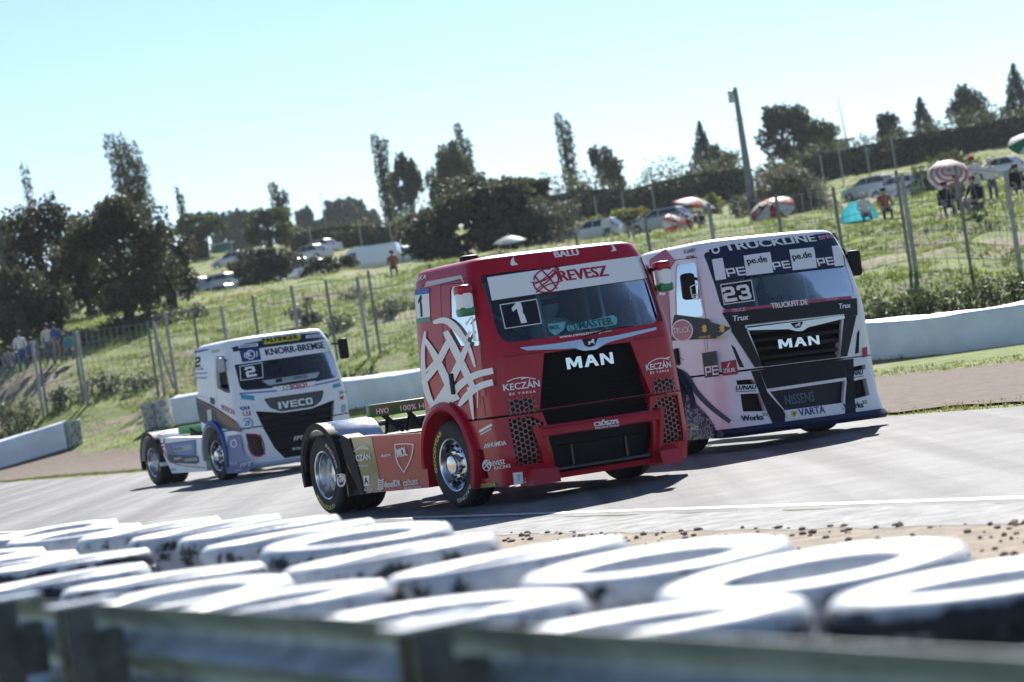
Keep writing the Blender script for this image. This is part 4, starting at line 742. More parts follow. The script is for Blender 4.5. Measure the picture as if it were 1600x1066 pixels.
T.poly('blue_corner', 'S', ez([(595, 690), (665, 680), (690, 800), (750, 850), (720, 905), (590, 915)], 'S'), BLUE, .008)
E_ = lambda n, s, p, m, off=.005, **k: T.poly(n, s, p, m, off, z='E', **k)
hd = E_('header_panel', 'F', [(600, 170), (700, 140), (1020, 84), (1175, 78), (1198, 108), (612, 190)], NAVY, .005)
bn = E_('sun_strip', 'F', [(612, 192), (1196, 116), (1216, 186), (622, 270)], WHITE, .006); T.text('F', 'KNORR-BREMSE', 'E', (822, 213), (1172, 168), 40, NAVY, .04, off=.012, sub=bn)
E_('logo_plate', 'F', [(662, 182), (778, 165), (792, 237), (678, 252)], mat('royal_print', (.015, .04, .2), .4), .01, sub=bn); T.strokes('round_logo', 'F', [([(727 + 25 * math.cos(a), 208 + 26 * math.sin(a)) for a in np.linspace(0, 6.3, 17)], 7), ([(695, 195), (690, 212), (697, 228)], 6), ([(762, 185), (768, 203), (762, 220)], 6)], WHITE, .014, 'E', sub=bn); T.text('F', 'K', 'E', (716, 222), (740, 218), 28, WHITE, .05, off=.014, sub=bn)
pf = T.poly('yellow_plate', 'F', roundpoly(ez([(792, 113), (1026, 84), (1024, 118), (806, 147)]), .04), LIME, .012, .01); T.text('F', 'PALFINGER', 'E', (804, 139), (1014, 111), 30, DARKP, .04, off=.018, sub=pf)
for q, p0, p1 in (([(655, 150), (772, 137), (771, 158), (656, 168)], (668, 165), (765, 154)), ([(1058, 92), (1165, 84), (1164, 103), (1058, 110)], (1070, 107), (1160, 100))): E_('white_plate', 'F', q, WHITE, .01); T.text('F', 'HARDOX', 'E', p0, p1, 13, BLUE, .03, off=.014)
E_('number_frame', 'F', [(662, 275), (798, 252), (806, 345), (668, 362)], WHITE, .005); nb = E_('number_plate', 'F', [(667, 279), (794, 257), (801, 341), (673, 357)], DARKP, .008); T.text('F', '2', 'E', (706, 343), (766, 333), 62, WHITE, off=.012, sub=nb, block=True)
ts = E_('service_strip', 'F', [(795, 362), (1140, 310), (1122, 344), (840, 390)], SILV, .006); T.text('F', 'TRUCK', 'E', (928, 362), (985, 354), 17, TEAL, .03, off=.01, sub=ts); T.text('F', 'SERVICES', 'E', (986, 354), (1066, 343), 17, NAVY, .03, off=.01, sub=ts); E_('logo_plate', 'F', [(876, 352), (916, 346), (917, 368), (878, 374)], NAVY, .01, sub=ts)
bs = E_('tool_strip', 'F', [(855, 400), (1118, 362), (1106, 390), (890, 424)], WHITE, .006); T.text('F', 'BOSCH', 'E', (966, 412), (1066, 397), 27, REDP, .04, off=.01, sub=bs); T.strokes('ring_logo', 'F', [([(935 + 13 * math.cos(a), 402 + 12 * math.sin(a)) for a in np.linspace(0, 6.3, 13)], 5)], mat('grey_green_print', (.3, .36, .3), .4), .01, 'E', sub=bs)
T.strokes('blue_line', 'F', [([(1.12, 1.67), (.6, 1.63), (0, 1.61), (-.6, 1.63), (-1.12, 1.67)], .025)], BLUE, .006)
for q in ([(665, 442), (752, 452), (752, 480), (664, 470)], [(1218, 384), (1278, 366), (1278, 390), (1220, 408)]): E_('teal_sticker', 'F', q, mat('cyan_print', (.05, .35, .5), .4), .006)
lq = E_('oil_sticker', 'F', [(640, 515), (726, 508), (730, 572), (644, 578)], WHITE, .006); E_('oil_sticker_red', 'F', [(642, 548), (727, 540), (729, 568), (645, 575)], REDP, .009, sub=lq); T.text('F', 'LIQUI', 'E', (646, 543), (722, 536), 24, BLUE, .06, off=.011, sub=lq); T.text('F', 'MOLY', 'E', (650, 571), (724, 564), 24, WHITE, .06, off=.013, sub=lq)
T.text('F', 'LIQUI', 'E', (1262, 445), (1296, 440), 22, BLUE, .04); T.text('F', 'MOLY', 'E', (1264, 475), (1298, 470), 22, REDP, .04)
T.strokes('ring_logo', 'F', [([(710 + 31 * math.cos(a), 617 + 32 * math.sin(a)) for a in np.linspace(0, 6.3, 19)], 6)], SKYB, .008, 'E'); T.strokes('ring_logo', 'F', [([(1289 + 18 * math.cos(a), 528 + 24 * math.sin(a)) for a in np.linspace(0, 6.3, 19)], 5)], SKYB, .008, 'E'); T.text('F', 'ZF', 'E', (692, 632), (732, 627), 30, SKYB, .04, .2); T.text('F', 'ZF', 'E', (1278, 540), (1302, 537), 26, SKYB, .03, .2)
T.text('F', 'FPT', 'E', (985, 720), (1045, 710), 24, WHITE, .02, .3, off=.02); T.text('F', 'SETRO', 'E', (975, 775), (1040, 768), 14, WHITE, .02, off=.02)
# side livery
S_ = lambda n, p, m, off=.006, **k: T.poly(n, 'S', ez(p, 'S'), m, off, **k)
S_('blue_band', [(404, 462), (500, 505), (560, 545), (640, 600), (676, 668), (600, 655), (480, 630), (428, 600), (412, 520)], NAVY); S_('dark_swoosh', [(520, 540), (600, 570), (650, 615), (668, 655), (600, 640), (550, 600)], mat('brown_print', (.06, .035, .03), .4), .009)
T.strokes('red_pinstripe', 'S', [([(412, 478), (500, 522), (600, 580), (650, 625), (672, 665)], 6)], REDP, .012, 'E'); S_('pale_square', [(472, 535), (498, 532), (502, 598), (478, 602)], mat('pale_green_print', (.45, .6, .5), .4), .011); S_('logo_plate', [(490, 458), (516, 468), (518, 505), (492, 494)], NAVY, .011)
T.text('S', 'BOSCH', 'E', (560, 532), (634, 566), 30, REDP, .04, off=.012); T.text('S', 'HUPAC', 'E', (570, 595), (625, 622), 22, ORNG, .04, off=.014); T.text('S', '2', 'E', (402, 284), (432, 279), 62, DARKP, block=True); T.text('S', 'TRUCK', 'E', (412, 452), (482, 482), 18, WHITE, .02, off=.01)
for i, (p, q) in enumerate((((400, 300), (450, 296)), ((402, 325), (470, 322)), ((402, 350), (470, 350)))): T.text('S', ('TEAM', 'HAHN', 'RACING')[i], 'E', p, q, 12, BLUE, .01)
S_('header_stripe', [(396, 186), (445, 176), (480, 172), (480, 180), (400, 198)], BLUE, .006); S_('lime_sticker', [(498, 178), (545, 172), (546, 192), (499, 198)], mat('pale_lime_print', (.5, .55, .3), .4), .006)
T.strokes('window_surround', 'S', [([*SW, SW[0]], .03)], PBLK, .008)
m_ = mirror(T, (1.3, 1.12, 2.28), SILV, d=(.16, .1, .3)); mirror(T, (-1.36, 1.18, 2.28), BLACK, d=(.2, .14, .42))
seam(T, 'F', [(-1.2, .965), (1.2, .965)], .012); seam(T, 'S', [(.45, 2.5), (.4, 1.25), (.62, 1.18)])
for sx in (1, -1): flare(T, BLUE, sx, .6, .7, 1.29, -25, 150); flare(T, SILV, sx, .58, .625, 1.3, -28, 190)
chassis(T, 3.8, 0)
for y, f in ((0, 1), (-3.8, 0)):
    for x in (1.055, -1.055): add_wheel(T, x, y, f, 1.5, R(2) if f else 0)
for sx in (1, -1):
    rear_fender(T, 3.8, sx, PWHITE, PWHITE, x0=.5); T.part('side_skirt', MB().add(prism([(-.62, .9), (-2.85, .98), (-3.1, .62), (-2.72, .22), (-.7, .2)], 'x', .95 * sx, 1.21 * sx)), PWHITE, 25)
T.part('rear_fender_lip', MB().lathe([(.615, 1.02), (.625, 1.26), (.545, 1.265), (.54, 1.24), (.6, 1.22), (.6, 1.02)], 26, 'x', (0, -3.8, .52), R(-4), R(196)), BLACK, 40)
K_ = lambda n, p, m, off=.006: T.poly(n, 'P', ez(p, 'P', 1.21), m, off, arg=1.21)
K_('blue_skirt', [(215, 735), (405, 712), (412, 860), (250, 850)], BLUE); K_('light_blue_skirt', [(260, 745), (400, 722), (395, 800), (300, 800)], SKYB, .009); K_('white_skirt', [(270, 755), (380, 742), (385, 772), (278, 785)], SILV, .012); K_('navy_skirt', [(235, 800), (420, 810), (425, 850), (262, 850)], NAVY, .012)
for t, p, q, h, m in (('HANKOOK', (340, 842), (420, 836), 18, WHITE), ('TRUCK', (275, 778), (330, 771), 16, NAVY), ('TRAPO', (278, 835), (322, 830), 16, WHITE), ('FRIK', (258, 897), (292, 894), 12, SKYB)): T.text('P', t, 'E', p, q, h, m, .03, off=.016, arg=1.21)
T.strokes('red_pinstripe', 'P', [([(196, 735), (225, 800), (262, 860), (460, 880)], 5)], REDP, .014, 'E', arg=1.21); mb = MB(); v, f = textmesh('ALCOA', .012); mb.add(([(1.12 - p[1] * .24, -3.75 + p[0] * 1.1, T_z) for p in v for T_z in (.52 + math.sqrt(max(0, .63 ** 2 - (-3.75 + p[0] * 1.1 + 3.8) ** 2)) if True else 0,)], f)); T.part('lettering', mb, NAVY)
T.text('S', 'TEXA', 'E', (612, 868), (655, 862), 18, WHITE, .03, off=.014); T.text('S', 'FPT', 'E', (672, 878), (745, 865), 24, WHITE, .02, .3, off=.014); T.strokes('ring_logo', 'S', [([(633 + 18 * math.cos(a), 735 + 22 * math.sin(a)) for a in np.linspace(0, 6.3, 15)], 7)], WHITE, .014, 'E')
T.part('crossbar', MB().box((0, -2.4, 1.09), (2.1, .12, .16), .012), GREEN, 30); brackets(T, -2.4)
for x in (.3, -.3, .7): T.part('roof_stud', MB().lathe([(0, 2.76), (.018, 2.755), (.022, 2.68)], 8, 'z', (x, .4, 0)), BLACK)
driver(T, -.25, mat('navy_race_suit', (.02, .03, .08), .8), mat('grey_helmet', (.3, .32, .36), .25, coat=.6), 'driver in navy suit and grey helmet in the number 2 truck')
# ================================================================ NEAR TYRE WALL AND GUARDRAIL
BD = np.array([-.42, .907]); BN = np.array([.907, .42])
def bpos(s, n, z=0): p = BD * s + BN * n; return Vector((p[0], p[1], z))
def tyre_paint(name, cover):
    m = bpy.data.materials.new(name); m.use_nodes = True; n = m.node_tree; b = n.nodes['Principled BSDF']; b.inputs['Roughness'].default_value = .5
    tc = n.nodes.new('ShaderNodeTexCoord'); sp = n.nodes.new('ShaderNodeSeparateXYZ'); n.links.new(tc.outputs['Object'], sp.inputs[0])
    cb = n.nodes.new('ShaderNodeCombineXYZ'); n.links.new(sp.outputs[0], cb.inputs[0]); n.links.new(sp.outputs[1], cb.inputs[1]); ln = n.nodes.new('ShaderNodeVectorMath'); ln.operation = 'LENGTH'; n.links.new(cb.outputs[0], ln.inputs[0])
    mr = n.nodes.new('ShaderNodeMapRange'); mr.inputs['From Min'].default_value = .445; mr.inputs['From Max'].default_value = .468; mr.inputs['To Min'].default_value = .2; mr.inputs['To Max'].default_value = -cover; n.links.new(ln.outputs['Value'], mr.inputs['Value'])
    oi = n.nodes.new('ShaderNodeObjectInfo'); add0 = n.nodes.new('ShaderNodeVectorMath'); n.links.new(tc.outputs['Object'], add0.inputs[0]); n.links.new(oi.outputs['Random'], add0.inputs[1])
    sc_ = n.nodes.new('ShaderNodeVectorMath'); sc_.operation = 'SCALE'; sc_.inputs['Scale'].default_value = 37; n.links.new(oi.outputs['Random'], sc_.inputs[0]); n.links.new(sc_.outputs[0], add0.inputs[1])
    nz = n.nodes.new('ShaderNodeTexNoise'); nz.inputs['Scale'].default_value = 7; nz.inputs['Detail'].default_value = 6; nz.inputs['Roughness'].default_value = .65; n.links.new(add0.outputs[0], nz.inputs['Vector'])
    ad = n.nodes.new('ShaderNodeMath'); n.links.new(nz.outputs['Fac'], ad.inputs[0]); n.links.new(mr.outputs[0], ad.inputs[1])
    cr = n.nodes.new('ShaderNodeValToRGB'); e = cr.color_ramp.elements; e[0].position = .46; e[0].color = (.015, .015, .018, 1); e[1].position = .52; e[1].color = (.5, .52, .55, 1); q = e.new(.74); q.color = (.68, .69, .7, 1); q = e.new(.9); q.color = (.78, .79, .8, 1)
    n.links.new(ad.outputs[0], cr.inputs['Fac']); n.links.new(cr.outputs[0], b.inputs['Base Color'])
    bp = n.nodes.new('ShaderNodeBump'); bp.inputs['Strength'].default_value = .4; bp.inputs['Distance'].default_value = .02; n.links.new(nz.outputs['Fac'], bp.inputs['Height']); n.links.new(bp.outputs[0], b.inputs['Normal'])
    return m
TP = tyre_paint('painted_tyre', -.03); TPD = tyre_paint('worn_painted_tyre', .16)
def barrier_tyre(name, m, Rr=.5, hh=.15):
    half = [(.285, 0), (.282, .09), (.295, .135), (.315, .147), (.33, .145), (.36, .153), (.42, .155), (.445, .15), (.452, .156), (.47, .15), (.488, .13), (.498, .1), (.5, .07), (.488, .066), (.488, .056), (.5, .052), (.5, .012), (.488, .009)]
    k = Rr / .5; prof = [(r * k, -h * hh / .155) for r, h in half[::-1]] + [(r * k, h * hh / .155) for r, h in half]
    prof = [(r * k, h * hh / .155) for r, h in half] + [(r * k, -h * hh / .155) for r, h in half[::-1]]
    return MB().lathe(prof, 48, 'z').mesh(name, m, 45)
TYM = barrier_tyre('tyre', TP, .47); TYD = barrier_tyre('tyre', TPD, .47)
rows = {'row nearest the guardrail': [(6.84, 3.4, 0), (8.3, 3.45, 0), (9.93, 3.46, 0), (11.05, 3.5, 0), (12.37, 3.86, 1), (13.75, 3.75, 0), (15.3, 4.25, 1), (16.55, 4.2, 0), (17.8, 4.35, 0)],
        'row nearest the track': [(1.2, 4.0, 0), (2.2, 4.05, 0), (3.15, 4.0, 0), (4.1, 4.1, 1), (5.12, 4.12, 1), (6.2, 4.14, 1), (7.34, 4.24, 0), (8.6, 4.38, 0), (9.85, 4.4, 0), (11.3, 4.52, 0), (12.85, 4.98, 0), (14.1, 5.1, 0), (15.25, 5.35, 0), (16.4, 5.42, 0), (17.6, 5.45, 0), (18.8, 5.3, 0), (20.0, 5.5, 0)]}
ORD = ['first', 'second', 'third', 'fourth', 'fifth', 'sixth', 'seventh', 'eighth', 'ninth', 'tenth', 'eleventh', 'twelfth', 'thirteenth', 'fourteenth', 'fifteenth', 'sixteenth']
for rn, lst in rows.items():
    for i, (s, n_, worn) in enumerate(lst):
        i -= sum(q[0] < 5.6 for q in lst)
        for lv in range(3):
            o = link(bpy.data.objects.new('tyre', TYD if (worn and (lv == 2 or s > 12)) else TYM)); o.location = bpos(s + random.uniform(-.02, .02) * (2 - lv), n_ + random.uniform(-.02, .02) * (2 - lv), .156 + .312 * lv)
            o.rotation_euler = (R(random.uniform(-1.2, 1.2)) if lv == 2 else 0, R(random.uniform(-.5, 2.2)) if lv == 2 else 0, random.uniform(0, 6))
            tag(o, f"white tyre, {('bottom', 'middle', 'top')[lv]} of the {ORD[i]} stack from right, {rn}" if i >= 0 else 'white tyre in the tyre wall just beyond the right picture edge', 'tyre', 'white tyre wall beside the track')
GALV = mat('galvanised_steel', (.26, .29, .35), .42, .25, var=.35, vscale=4, rvar=.14, bump=.12, bscale=25); GALD = mat('weathered_post_steel', (.13, .135, .14), .5, .5, var=.4, vscale=6, bump=.2, bscale=30)
gr = empty('guardrail', bpos(8, 2.62)); tag(gr, 'blurred grey steel guardrail seen from behind in the near foreground', 'guardrail')
def rp(s, n, z): return bpos(s, n, z) - gr.location
prof = [(-.004, 1.075), (.012, 1.055), (.07, 1.02), (.082, .995), (.07, .965), (.01, .935), (0, .92), (.01, .905), (.07, .875), (.082, .845), (.07, .815), (.012, .785), (-.004, .765)]
posts = [.4, 3.25, 6.12, 9.0, 11.9, 14.8, 17.7, 20.6]
for lo in (0, -.42):
    for i in range(len(posts) - 1):
        s0, s1 = posts[i] - .1, posts[i + 1] + .1; k = .004 * (i % 2); n0 = 2.62
        secs = [[rp(s, n0 + a + k, z + lo) for a, z in prof] + [rp(s, n0 + a + k + .004, z + lo) for a, z in prof[::-1]] for s in np.linspace(s0, s1, 5)]
        o = obj('rail_beam', loft(secs), GALV, gr, 50)
for i, s in enumerate(posts + [9.95]):
    mb = MB(); c = [(-.05, 0), (.05, 0), (.05, -.1), (.03, -.1), (.03, -.018), (-.03, -.018), (-.03, -.1), (-.05, -.1)]
    mb.add(loft([[rp(s + a, 2.55 + b, z) for a, b in c] for z in (0, 1.09)])); po = mb.build('post', GALD, gr, 25); v = [rp(s + a, 2.55 + b, z) for z in (1.088, 1.1) for a, b in ((-.075, -.13), (.075, -.13), (.075, .09), (-.075, .09))]; obj('post_cap', (v, [(3, 2, 1, 0), (4, 5, 6, 7), (0, 1, 5, 4), (1, 2, 6, 5), (2, 3, 7, 6), (3, 0, 4, 7)]), GALV, po)
    mb = MB(); v = [rp(s + a, 2.585 + b, z) for z in (.82, 1.0) for a, b in ((-.06, -.035), (.06, -.035), (.06, .05), (-.06, .05))]; mb.add((v, [(0, 1, 2, 3), (4, 5, 6, 7), (0, 1, 5, 4), (1, 2, 6, 5), (2, 3, 7, 6), (3, 0, 4, 7)])); mb.build('spacer', GALD, po, 20)
    mb = MB(); mb.tube([rp(s, 2.45, .92), rp(s, 2.435, .92)], .022, 8); mb.build('bolt', GALD, po, 40)
# loose stones and dry crumbs on the sandy shoulder
mb = MB(); ico = None
bm = bmesh.new(); bmesh.ops.create_icosphere(bm, subdivisions=1, radius=1); bm.verts.index_update(); IV = np.array([v.co[:] for v in bm.verts]); IF = [tuple(v.index for v in f.verts) for f in bm.faces]; bm.free()
for i in range(1500):
    s = random.uniform(8, 40); n_ = near(s) - 1.25 - random.random() ** 1.4 * 4.5; p = TD * s + TN * n_; r = random.uniform(.006, .028); q = IV * (r * np.array([random.uniform(.8, 1.6), random.uniform(.8, 1.6), random.uniform(.5, .9)])) * (1 + rng.uniform(-.2, .2, (len(IV), 1)))
    mb.add((q + np.array([p[0], p[1], .006 + r * .3]), IF))
tag(mb.build('loose_stones', mat('brown_stone', (.2, .15, .11), .9, var=.4, vscale=3)), 'small brown stones and crumbs scattered on the sandy shoulder', 'stones', kind='stuff')
# ================================================================ FAR BARRIERS, FENCE, POLE
TARP = mat('white_tarpaulin', (.76, .8, .84), .4, var=.1, vscale=.9, bump=.6, bscale=2.2, spec=.4); TT = mat('grimy_white_tyre', (.45, .46, .46), .7, col2=(.12, .12, .12), vscale=5, thr=(.36, .5))
def barrier(name, pts, h, label, ends=(), back=.75, seed=0):
    P = [drop(*p) for p in pts]; root = empty(name, P[0]); tag(root, label, 'barrier')
    dense = []
    for i in range(len(P) - 1):
        n = max(2, int((P[i + 1] - P[i]).length / .45))
        dense += [P[i].lerp(P[i + 1], k / n) for k in range(n)]
    dense.append(P[-1]); secs = []
    for i, p in enumerate(dense):
        t = (dense[min(i + 1, len(dense) - 1)] - dense[max(i - 1, 0)]); t.z = 0; t.normalize(); nn = Vector((-t.y, t.x, 0)); nn = nn if nn.y > 0 else -nn; p = gpos(p.x, p.y)
        w1, w2, w3, w4 = [float(snoise(i / q + seed, seed * 3 + j, 4 + j)) for j, q in enumerate((2.5, 3.7, 1.6, 5))]
        prof = [(.05 + .06 * w1, -.05), (-.02 + .1 * w3, .14 * h), (.03 + .1 * w2, .45 * h), (-.01 + .07 * w1, .8 * h), (.02, (.955 + .03 * w3) * h), (.09, (.995 + .09 * w2) * h), (.3, (1.0 + .13 * w3) * h), (back - .1, (1.02 + .12 * w4) * h), (back, .9 * h), (back, -.05)]
        secs.append([p + nn * a + Vector((0, 0, z)) - root.location for a, z in prof])
    o = obj('tarpaulin_cover', loft(secs), TARP, root, 60)
    tm = bpy.data.meshes.get('far_tyre') or barrier_tyre('far_tyre', TT, .34, h / 8)
    for (a, b, n) in ends:
        A, B = drop(*a), drop(*b)
        for i in range(n):
            c = A.lerp(B, (i + .5) / n)
            for lv in range(4):
                o = link(bpy.data.objects.new('tyre', tm), root); o.location = Vector((c.x, c.y + .35, g1(c.x, c.y) + h / 8 + lv * h / 4)) - root.location; o.rotation_euler = (0, 0, i + lv)
    return root
barrier('tyre_barrier', [(-700, 780, 104), (-140, 707, 106), (0, 694, 107), (60, 690, 107), (102, 682, 107)], 1.0, 'short white wrapped tyre barrier at far left with bare tyre end', [((103, 682, 107), (121, 679, 107), 1)], seed=1)
barrier('tyre_barrier', [(271, 657, 103), (350, 652, 101), (460, 648, 98), (580, 640, 95), (700, 627, 90), (800, 613, 86), (1000, 592, 80), (1200, 578, 76), (1350, 566, 73), (1480, 553, 71), (1600, 546, 70), (1800, 528, 69), (2300, 484, 67)], .98, 'long white tarpaulin wrapped tyre barrier running behind the trucks', [((226, 660, 104), (270, 657, 103), 2)], seed=5)
CONC = mat('concrete_post', (.3, .3, .3), .8, var=.2, vscale=3); DSTEEL = mat('grey_fence_steel', (.16, .165, .17), .6, .4); WIRE = mat('fence_wire', (.3, .31, .32), .5, .6)
fl = [(-420, 690, 118, 3.1, 0), (-300, 676, 118, 3.1, 1), (-180, 664, 117, 3, 0), (-60, 650, 117, 3.1, 1), (66, 637, 116, 3.1, 0), (73, 637, 116, 3.15, 1), (131, 632, 116, 3.0, 1), (137, 632, 115.6, 3.0, 0), (247, 614, 113, 3.0, 1), (257, 613, 113, 2.9, 0), (276, 610, 112.5, 3.25, 0), (318, 596, 112, 3.1, 1), (362, 588, 111.5, 2.9, 0), (412, 580, 110.5, 3.0, 1), (474, 573, 109, 3.1, 0), (528, 566, 108, 3.0, 1), (577, 559, 106, 3.0, 0), (595, 556, 105.6, 3.1, 1), (690, 540, 102, 3.0, 1), (800, 520, 99, 3.0, 0), (920, 500, 96, 3, 1), (1030, 485, 93, 3, 1), (1130, 472, 90, 3, 0), (1236, 462, 88, 3, 1), (1326, 453, 86, 3, 1), (1427, 446, 85, 3.0, 1), (1435, 446, 84.6, 2.95, 0), (1520, 439, 84, 3.1, 1), (1596, 432, 83, 3.0, 0), (1700, 424, 82, 3.0, 1), (1810, 414, 81, 3, 0), (1920, 404, 80, 3, 1), (2030, 394, 79, 3, 0)]
fr_ = empty('catch_fence', drop(*fl[0][:3])); tag(fr_, 'tall catch fence of concrete and steel posts with wire along the bank', 'fence'); tops = []
for px, py, D_, h, k in fl:
    p = drop(px, py, D_) - fr_.location; tops.append((p, h)); r = .075 if k == 0 else .05; mb = MB()
    if k == 0: mb.box((p.x, p.y, p.z + h / 2 - .1), (.125, .125, h + .2), .015)
    else: mb.tube([p - Vector((0, 0, .2)), p + Vector((0, 0, h))], r, 8)
    mb.build('post', CONC if k == 0 else DSTEEL, fr_, 40)
b0 = drop(257, 613, 113) - fr_.location; b1 = drop(276, 610, 112.5) - fr_.location
obj('brace', tube([b0 + Vector((0, 0, 2.4)), b1 + Vector((-.1, 0, .2))], .06, 6), CONC, fr_, 40)
main = [t for i, t in enumerate(tops) if i not in (5, 7, 9, 17, 26)]
for hf in (.12, .26, .4, .54, .68, .82, .97):
    obj('wire', tube([p + Vector((0, -.06, h * hf)) for p, h in main], .009, 4), WIRE, fr_)
mb = MB()
for i in range(len(main) - 1):
    (p, h), (q, h2) = main[i], main[i + 1]; n = max(2, int((q - p).length / .35))
    for k in range(n):
        a = p.lerp(q, k / n) + Vector((0, -.05, .1)); b = p.lerp(q, min(1, (k + 1.2) / n)) + Vector((0, -.05, h - .1)); mb.add(tube([a, b], .007, 3)); a2 = p.lerp(q, k / n) + Vector((0, -.05, h - .1)); b2 = p.lerp(q, min(1, (k + 1.2) / n)) + Vector((0, -.05, .1)); mb.add(tube([a2, b2], .007, 3))
tag(mb.build('wire_mesh', WIRE, fr_), kind='stuff')
# light pole with floodlight
pb = drop(1182, 358, 178); topp = at(1146, 137, 178); po = empty('light_pole', pb); tag(po, 'tall grey lighting pole with floodlight leaning over the spectator bank', 'light pole'); H = topp.z - pb.z
obj('pole', tube([(0, 0, -.3), (0, 0, H * .35), (-.0, 0, H)], [.3, .25, .14], 12), mat('grey_pole', (.2, .205, .21), .6, .3), po, 50)
mb = MB(); mb.box((-.32, -.1, H - .35), (.34, .3, .42), .04); o = mb.build('floodlight', mat('pale_metal', (.45, .46, .47), .5, .3), po, 40); mb = MB(); mb.box((-.3, -.12, H - .75), (.4, .28, .34), .04); mb.build('floodlight', MT['pale_metal'], po, 40); obj('bracket', tube([(0, 0, H - .5), (-.3, -.05, H - .5)], .04, 6), DSTEEL, po); obj('step_rung', tube([(-.35, 0, H * .78), (.35, 0, H * .78)], .03, 6), DSTEEL, po)
mb = MB(); mb.box((.12, -.4, .55), (.7, .35, 1.1), .02); mb.build('switch_box', mat('pale_cabinet', (.5, .5, .5), .6), po, 30)
# ================================================================ VEGETATION
LEAF = {'oak': leafmat('oak_leaves', (.045, .052, .032), (.125, .13, .08), .4, 1.2), 'poplar': leafmat('poplar_leaves', (.06, .085, .04), (.14, .17, .065), .5, .9), 'pine': leafmat('pine_needles', (.05, .075, .025), (.13, .16, .05), .35, .6),
        'hedge': leafmat('hedge_leaves', (.04, .055, .028), (.13, .16, .07), .4, .5), 'grey': leafmat('grey_shrub_leaves', (.09, .092, .065), (.23, .22, .16), .35, .9), 'lime': leafmat('yellow_green_leaves', (.12, .15, .025), (.33, .34, .08), .45, .6), 'far': leafmat('far_pine_needles', (.06, .085, .06), (.11, .14, .09), .4, .5)}
BARK = mat('bark', (.075, .06, .045), .9, var=.4, vscale=5, bump=.6, bscale=12)
def leaves(pts, size, flat=0):
    n = len(pts); pts = np.asarray(pts); a = rng.normal(size=(n, 3)); a[:, 2] *= (1 - flat); a /= np.linalg.norm(a, axis=1)[:, None]; b = rng.normal(size=(n, 3)); b -= (a * b).sum(1)[:, None] * a; b /= np.linalg.norm(b, axis=1)[:, None]
    s = (size * rng.uniform(.55, 1.45, n))[:, None]; a = a * s * .5; b = b * s * .33; c = np.cross(a, b); c = c / (np.linalg.norm(c, axis=1)[:, None] + 1e-9) * s * .14
    v = np.stack([pts - a, pts + b - c, pts + a, pts - b - c], 1).reshape(-1, 3); i = np.arange(n) * 4
    return v, np.concatenate([np.stack([i, i + 1, i + 2], 1), np.stack([i, i + 2, i + 3], 1)])
def leafmesh(name, pts, size, m, flat=0):
    v, f = leaves(pts, size, flat); me = bpy.data.meshes.new(name); me.vertices.add(len(v)); me.vertices.foreach_set('co', v.ravel()); me.loops.add(len(f) * 3); me.polygons.add(len(f))
    me.loops.foreach_set('vertex_index', f.ravel().astype(np.int32)); me.polygons.foreach_set('loop_start', np.arange(len(f), dtype=np.int32) * 3); me.update(calc_edges=True); me.materials.append(m); me.validate(); return me
def blob_pts(blobs, dens, shell=.55):
    out = []
    for c, r in blobs:
        r = np.array(r); n = int(dens * (r[0] * r[1] + r[0] * r[2] + r[1] * r[2]) / 3 * 4); d = rng.normal(size=(n, 3)); d /= np.linalg.norm(d, axis=1)[:, None]; k = (shell + (1.06 - shell) * rng.random(n) ** .6)[:, None]
        out.append(np.array(c) + d * k * r * (1 + .18 * np.sin(d[:, :1] * 7 + c[0]) + .14 * np.sin(d[:, 2:] * 9 + c[2])))
    return np.concatenate(out)
def limbs(h0, blobs, r):
    mb = MB(); mb.tube([(0, 0, -.3), (.05 * h0, .02 * h0, h0 * .5), (0, 0, h0)], [r * 1.25, r, r * .8], 8)
    for c, rr in blobs[:9]: mb.tube([(0, 0, h0 * .9), tuple(np.array(c) * .5 + np.array([0, 0, h0 * .45])), tuple(c)], [r * .6, r * .38, r * .12], 5)
    return mb
def grow(name, label, cat, base, blobs, dens, size, leaf, trunk_h=None, tr=.2, group=None, flat=0):
    o = empty(name, base); tag(o, label, cat, group)
    link(bpy.data.objects.new('crown' if cat == 'tree' else 'foliage', leafmesh(name + '_leaves', blob_pts(blobs, dens), size, LEAF[leaf], flat)), o)
    if trunk_h: limbs(trunk_h, blobs, tr).build('trunk', BARK, o, 60)
    else:
        mb = MB()
        for c, r in blobs[:6]: mb.tube([(c[0] * .4, c[1] * .4, -.2), tuple(c)], [.06, .02], 5)
        mb.build('stems', BARK, o, 60)
    return o
def clump(w, d, z0, z1, n, seed, top=1.0):           # n overlapping leaf clumps filling an oval crown
    r = random.Random(seed); out = []
    for i in range(n):
        a = r.uniform(0, 6.28); t = r.random(); k = math.sqrt(r.random()) * .9 * math.sqrt(max(.05, 1 - (abs(t - .42) / .62) ** 2)); s = r.uniform(.24, .4) * top
        out.append(((math.cos(a) * k * w, math.sin(a) * k * d, z0 + (z1 - z0) * (.1 + .78 * t)), (w * s, d * s, max(.25, (z1 - z0) * s * .62))))
    return out
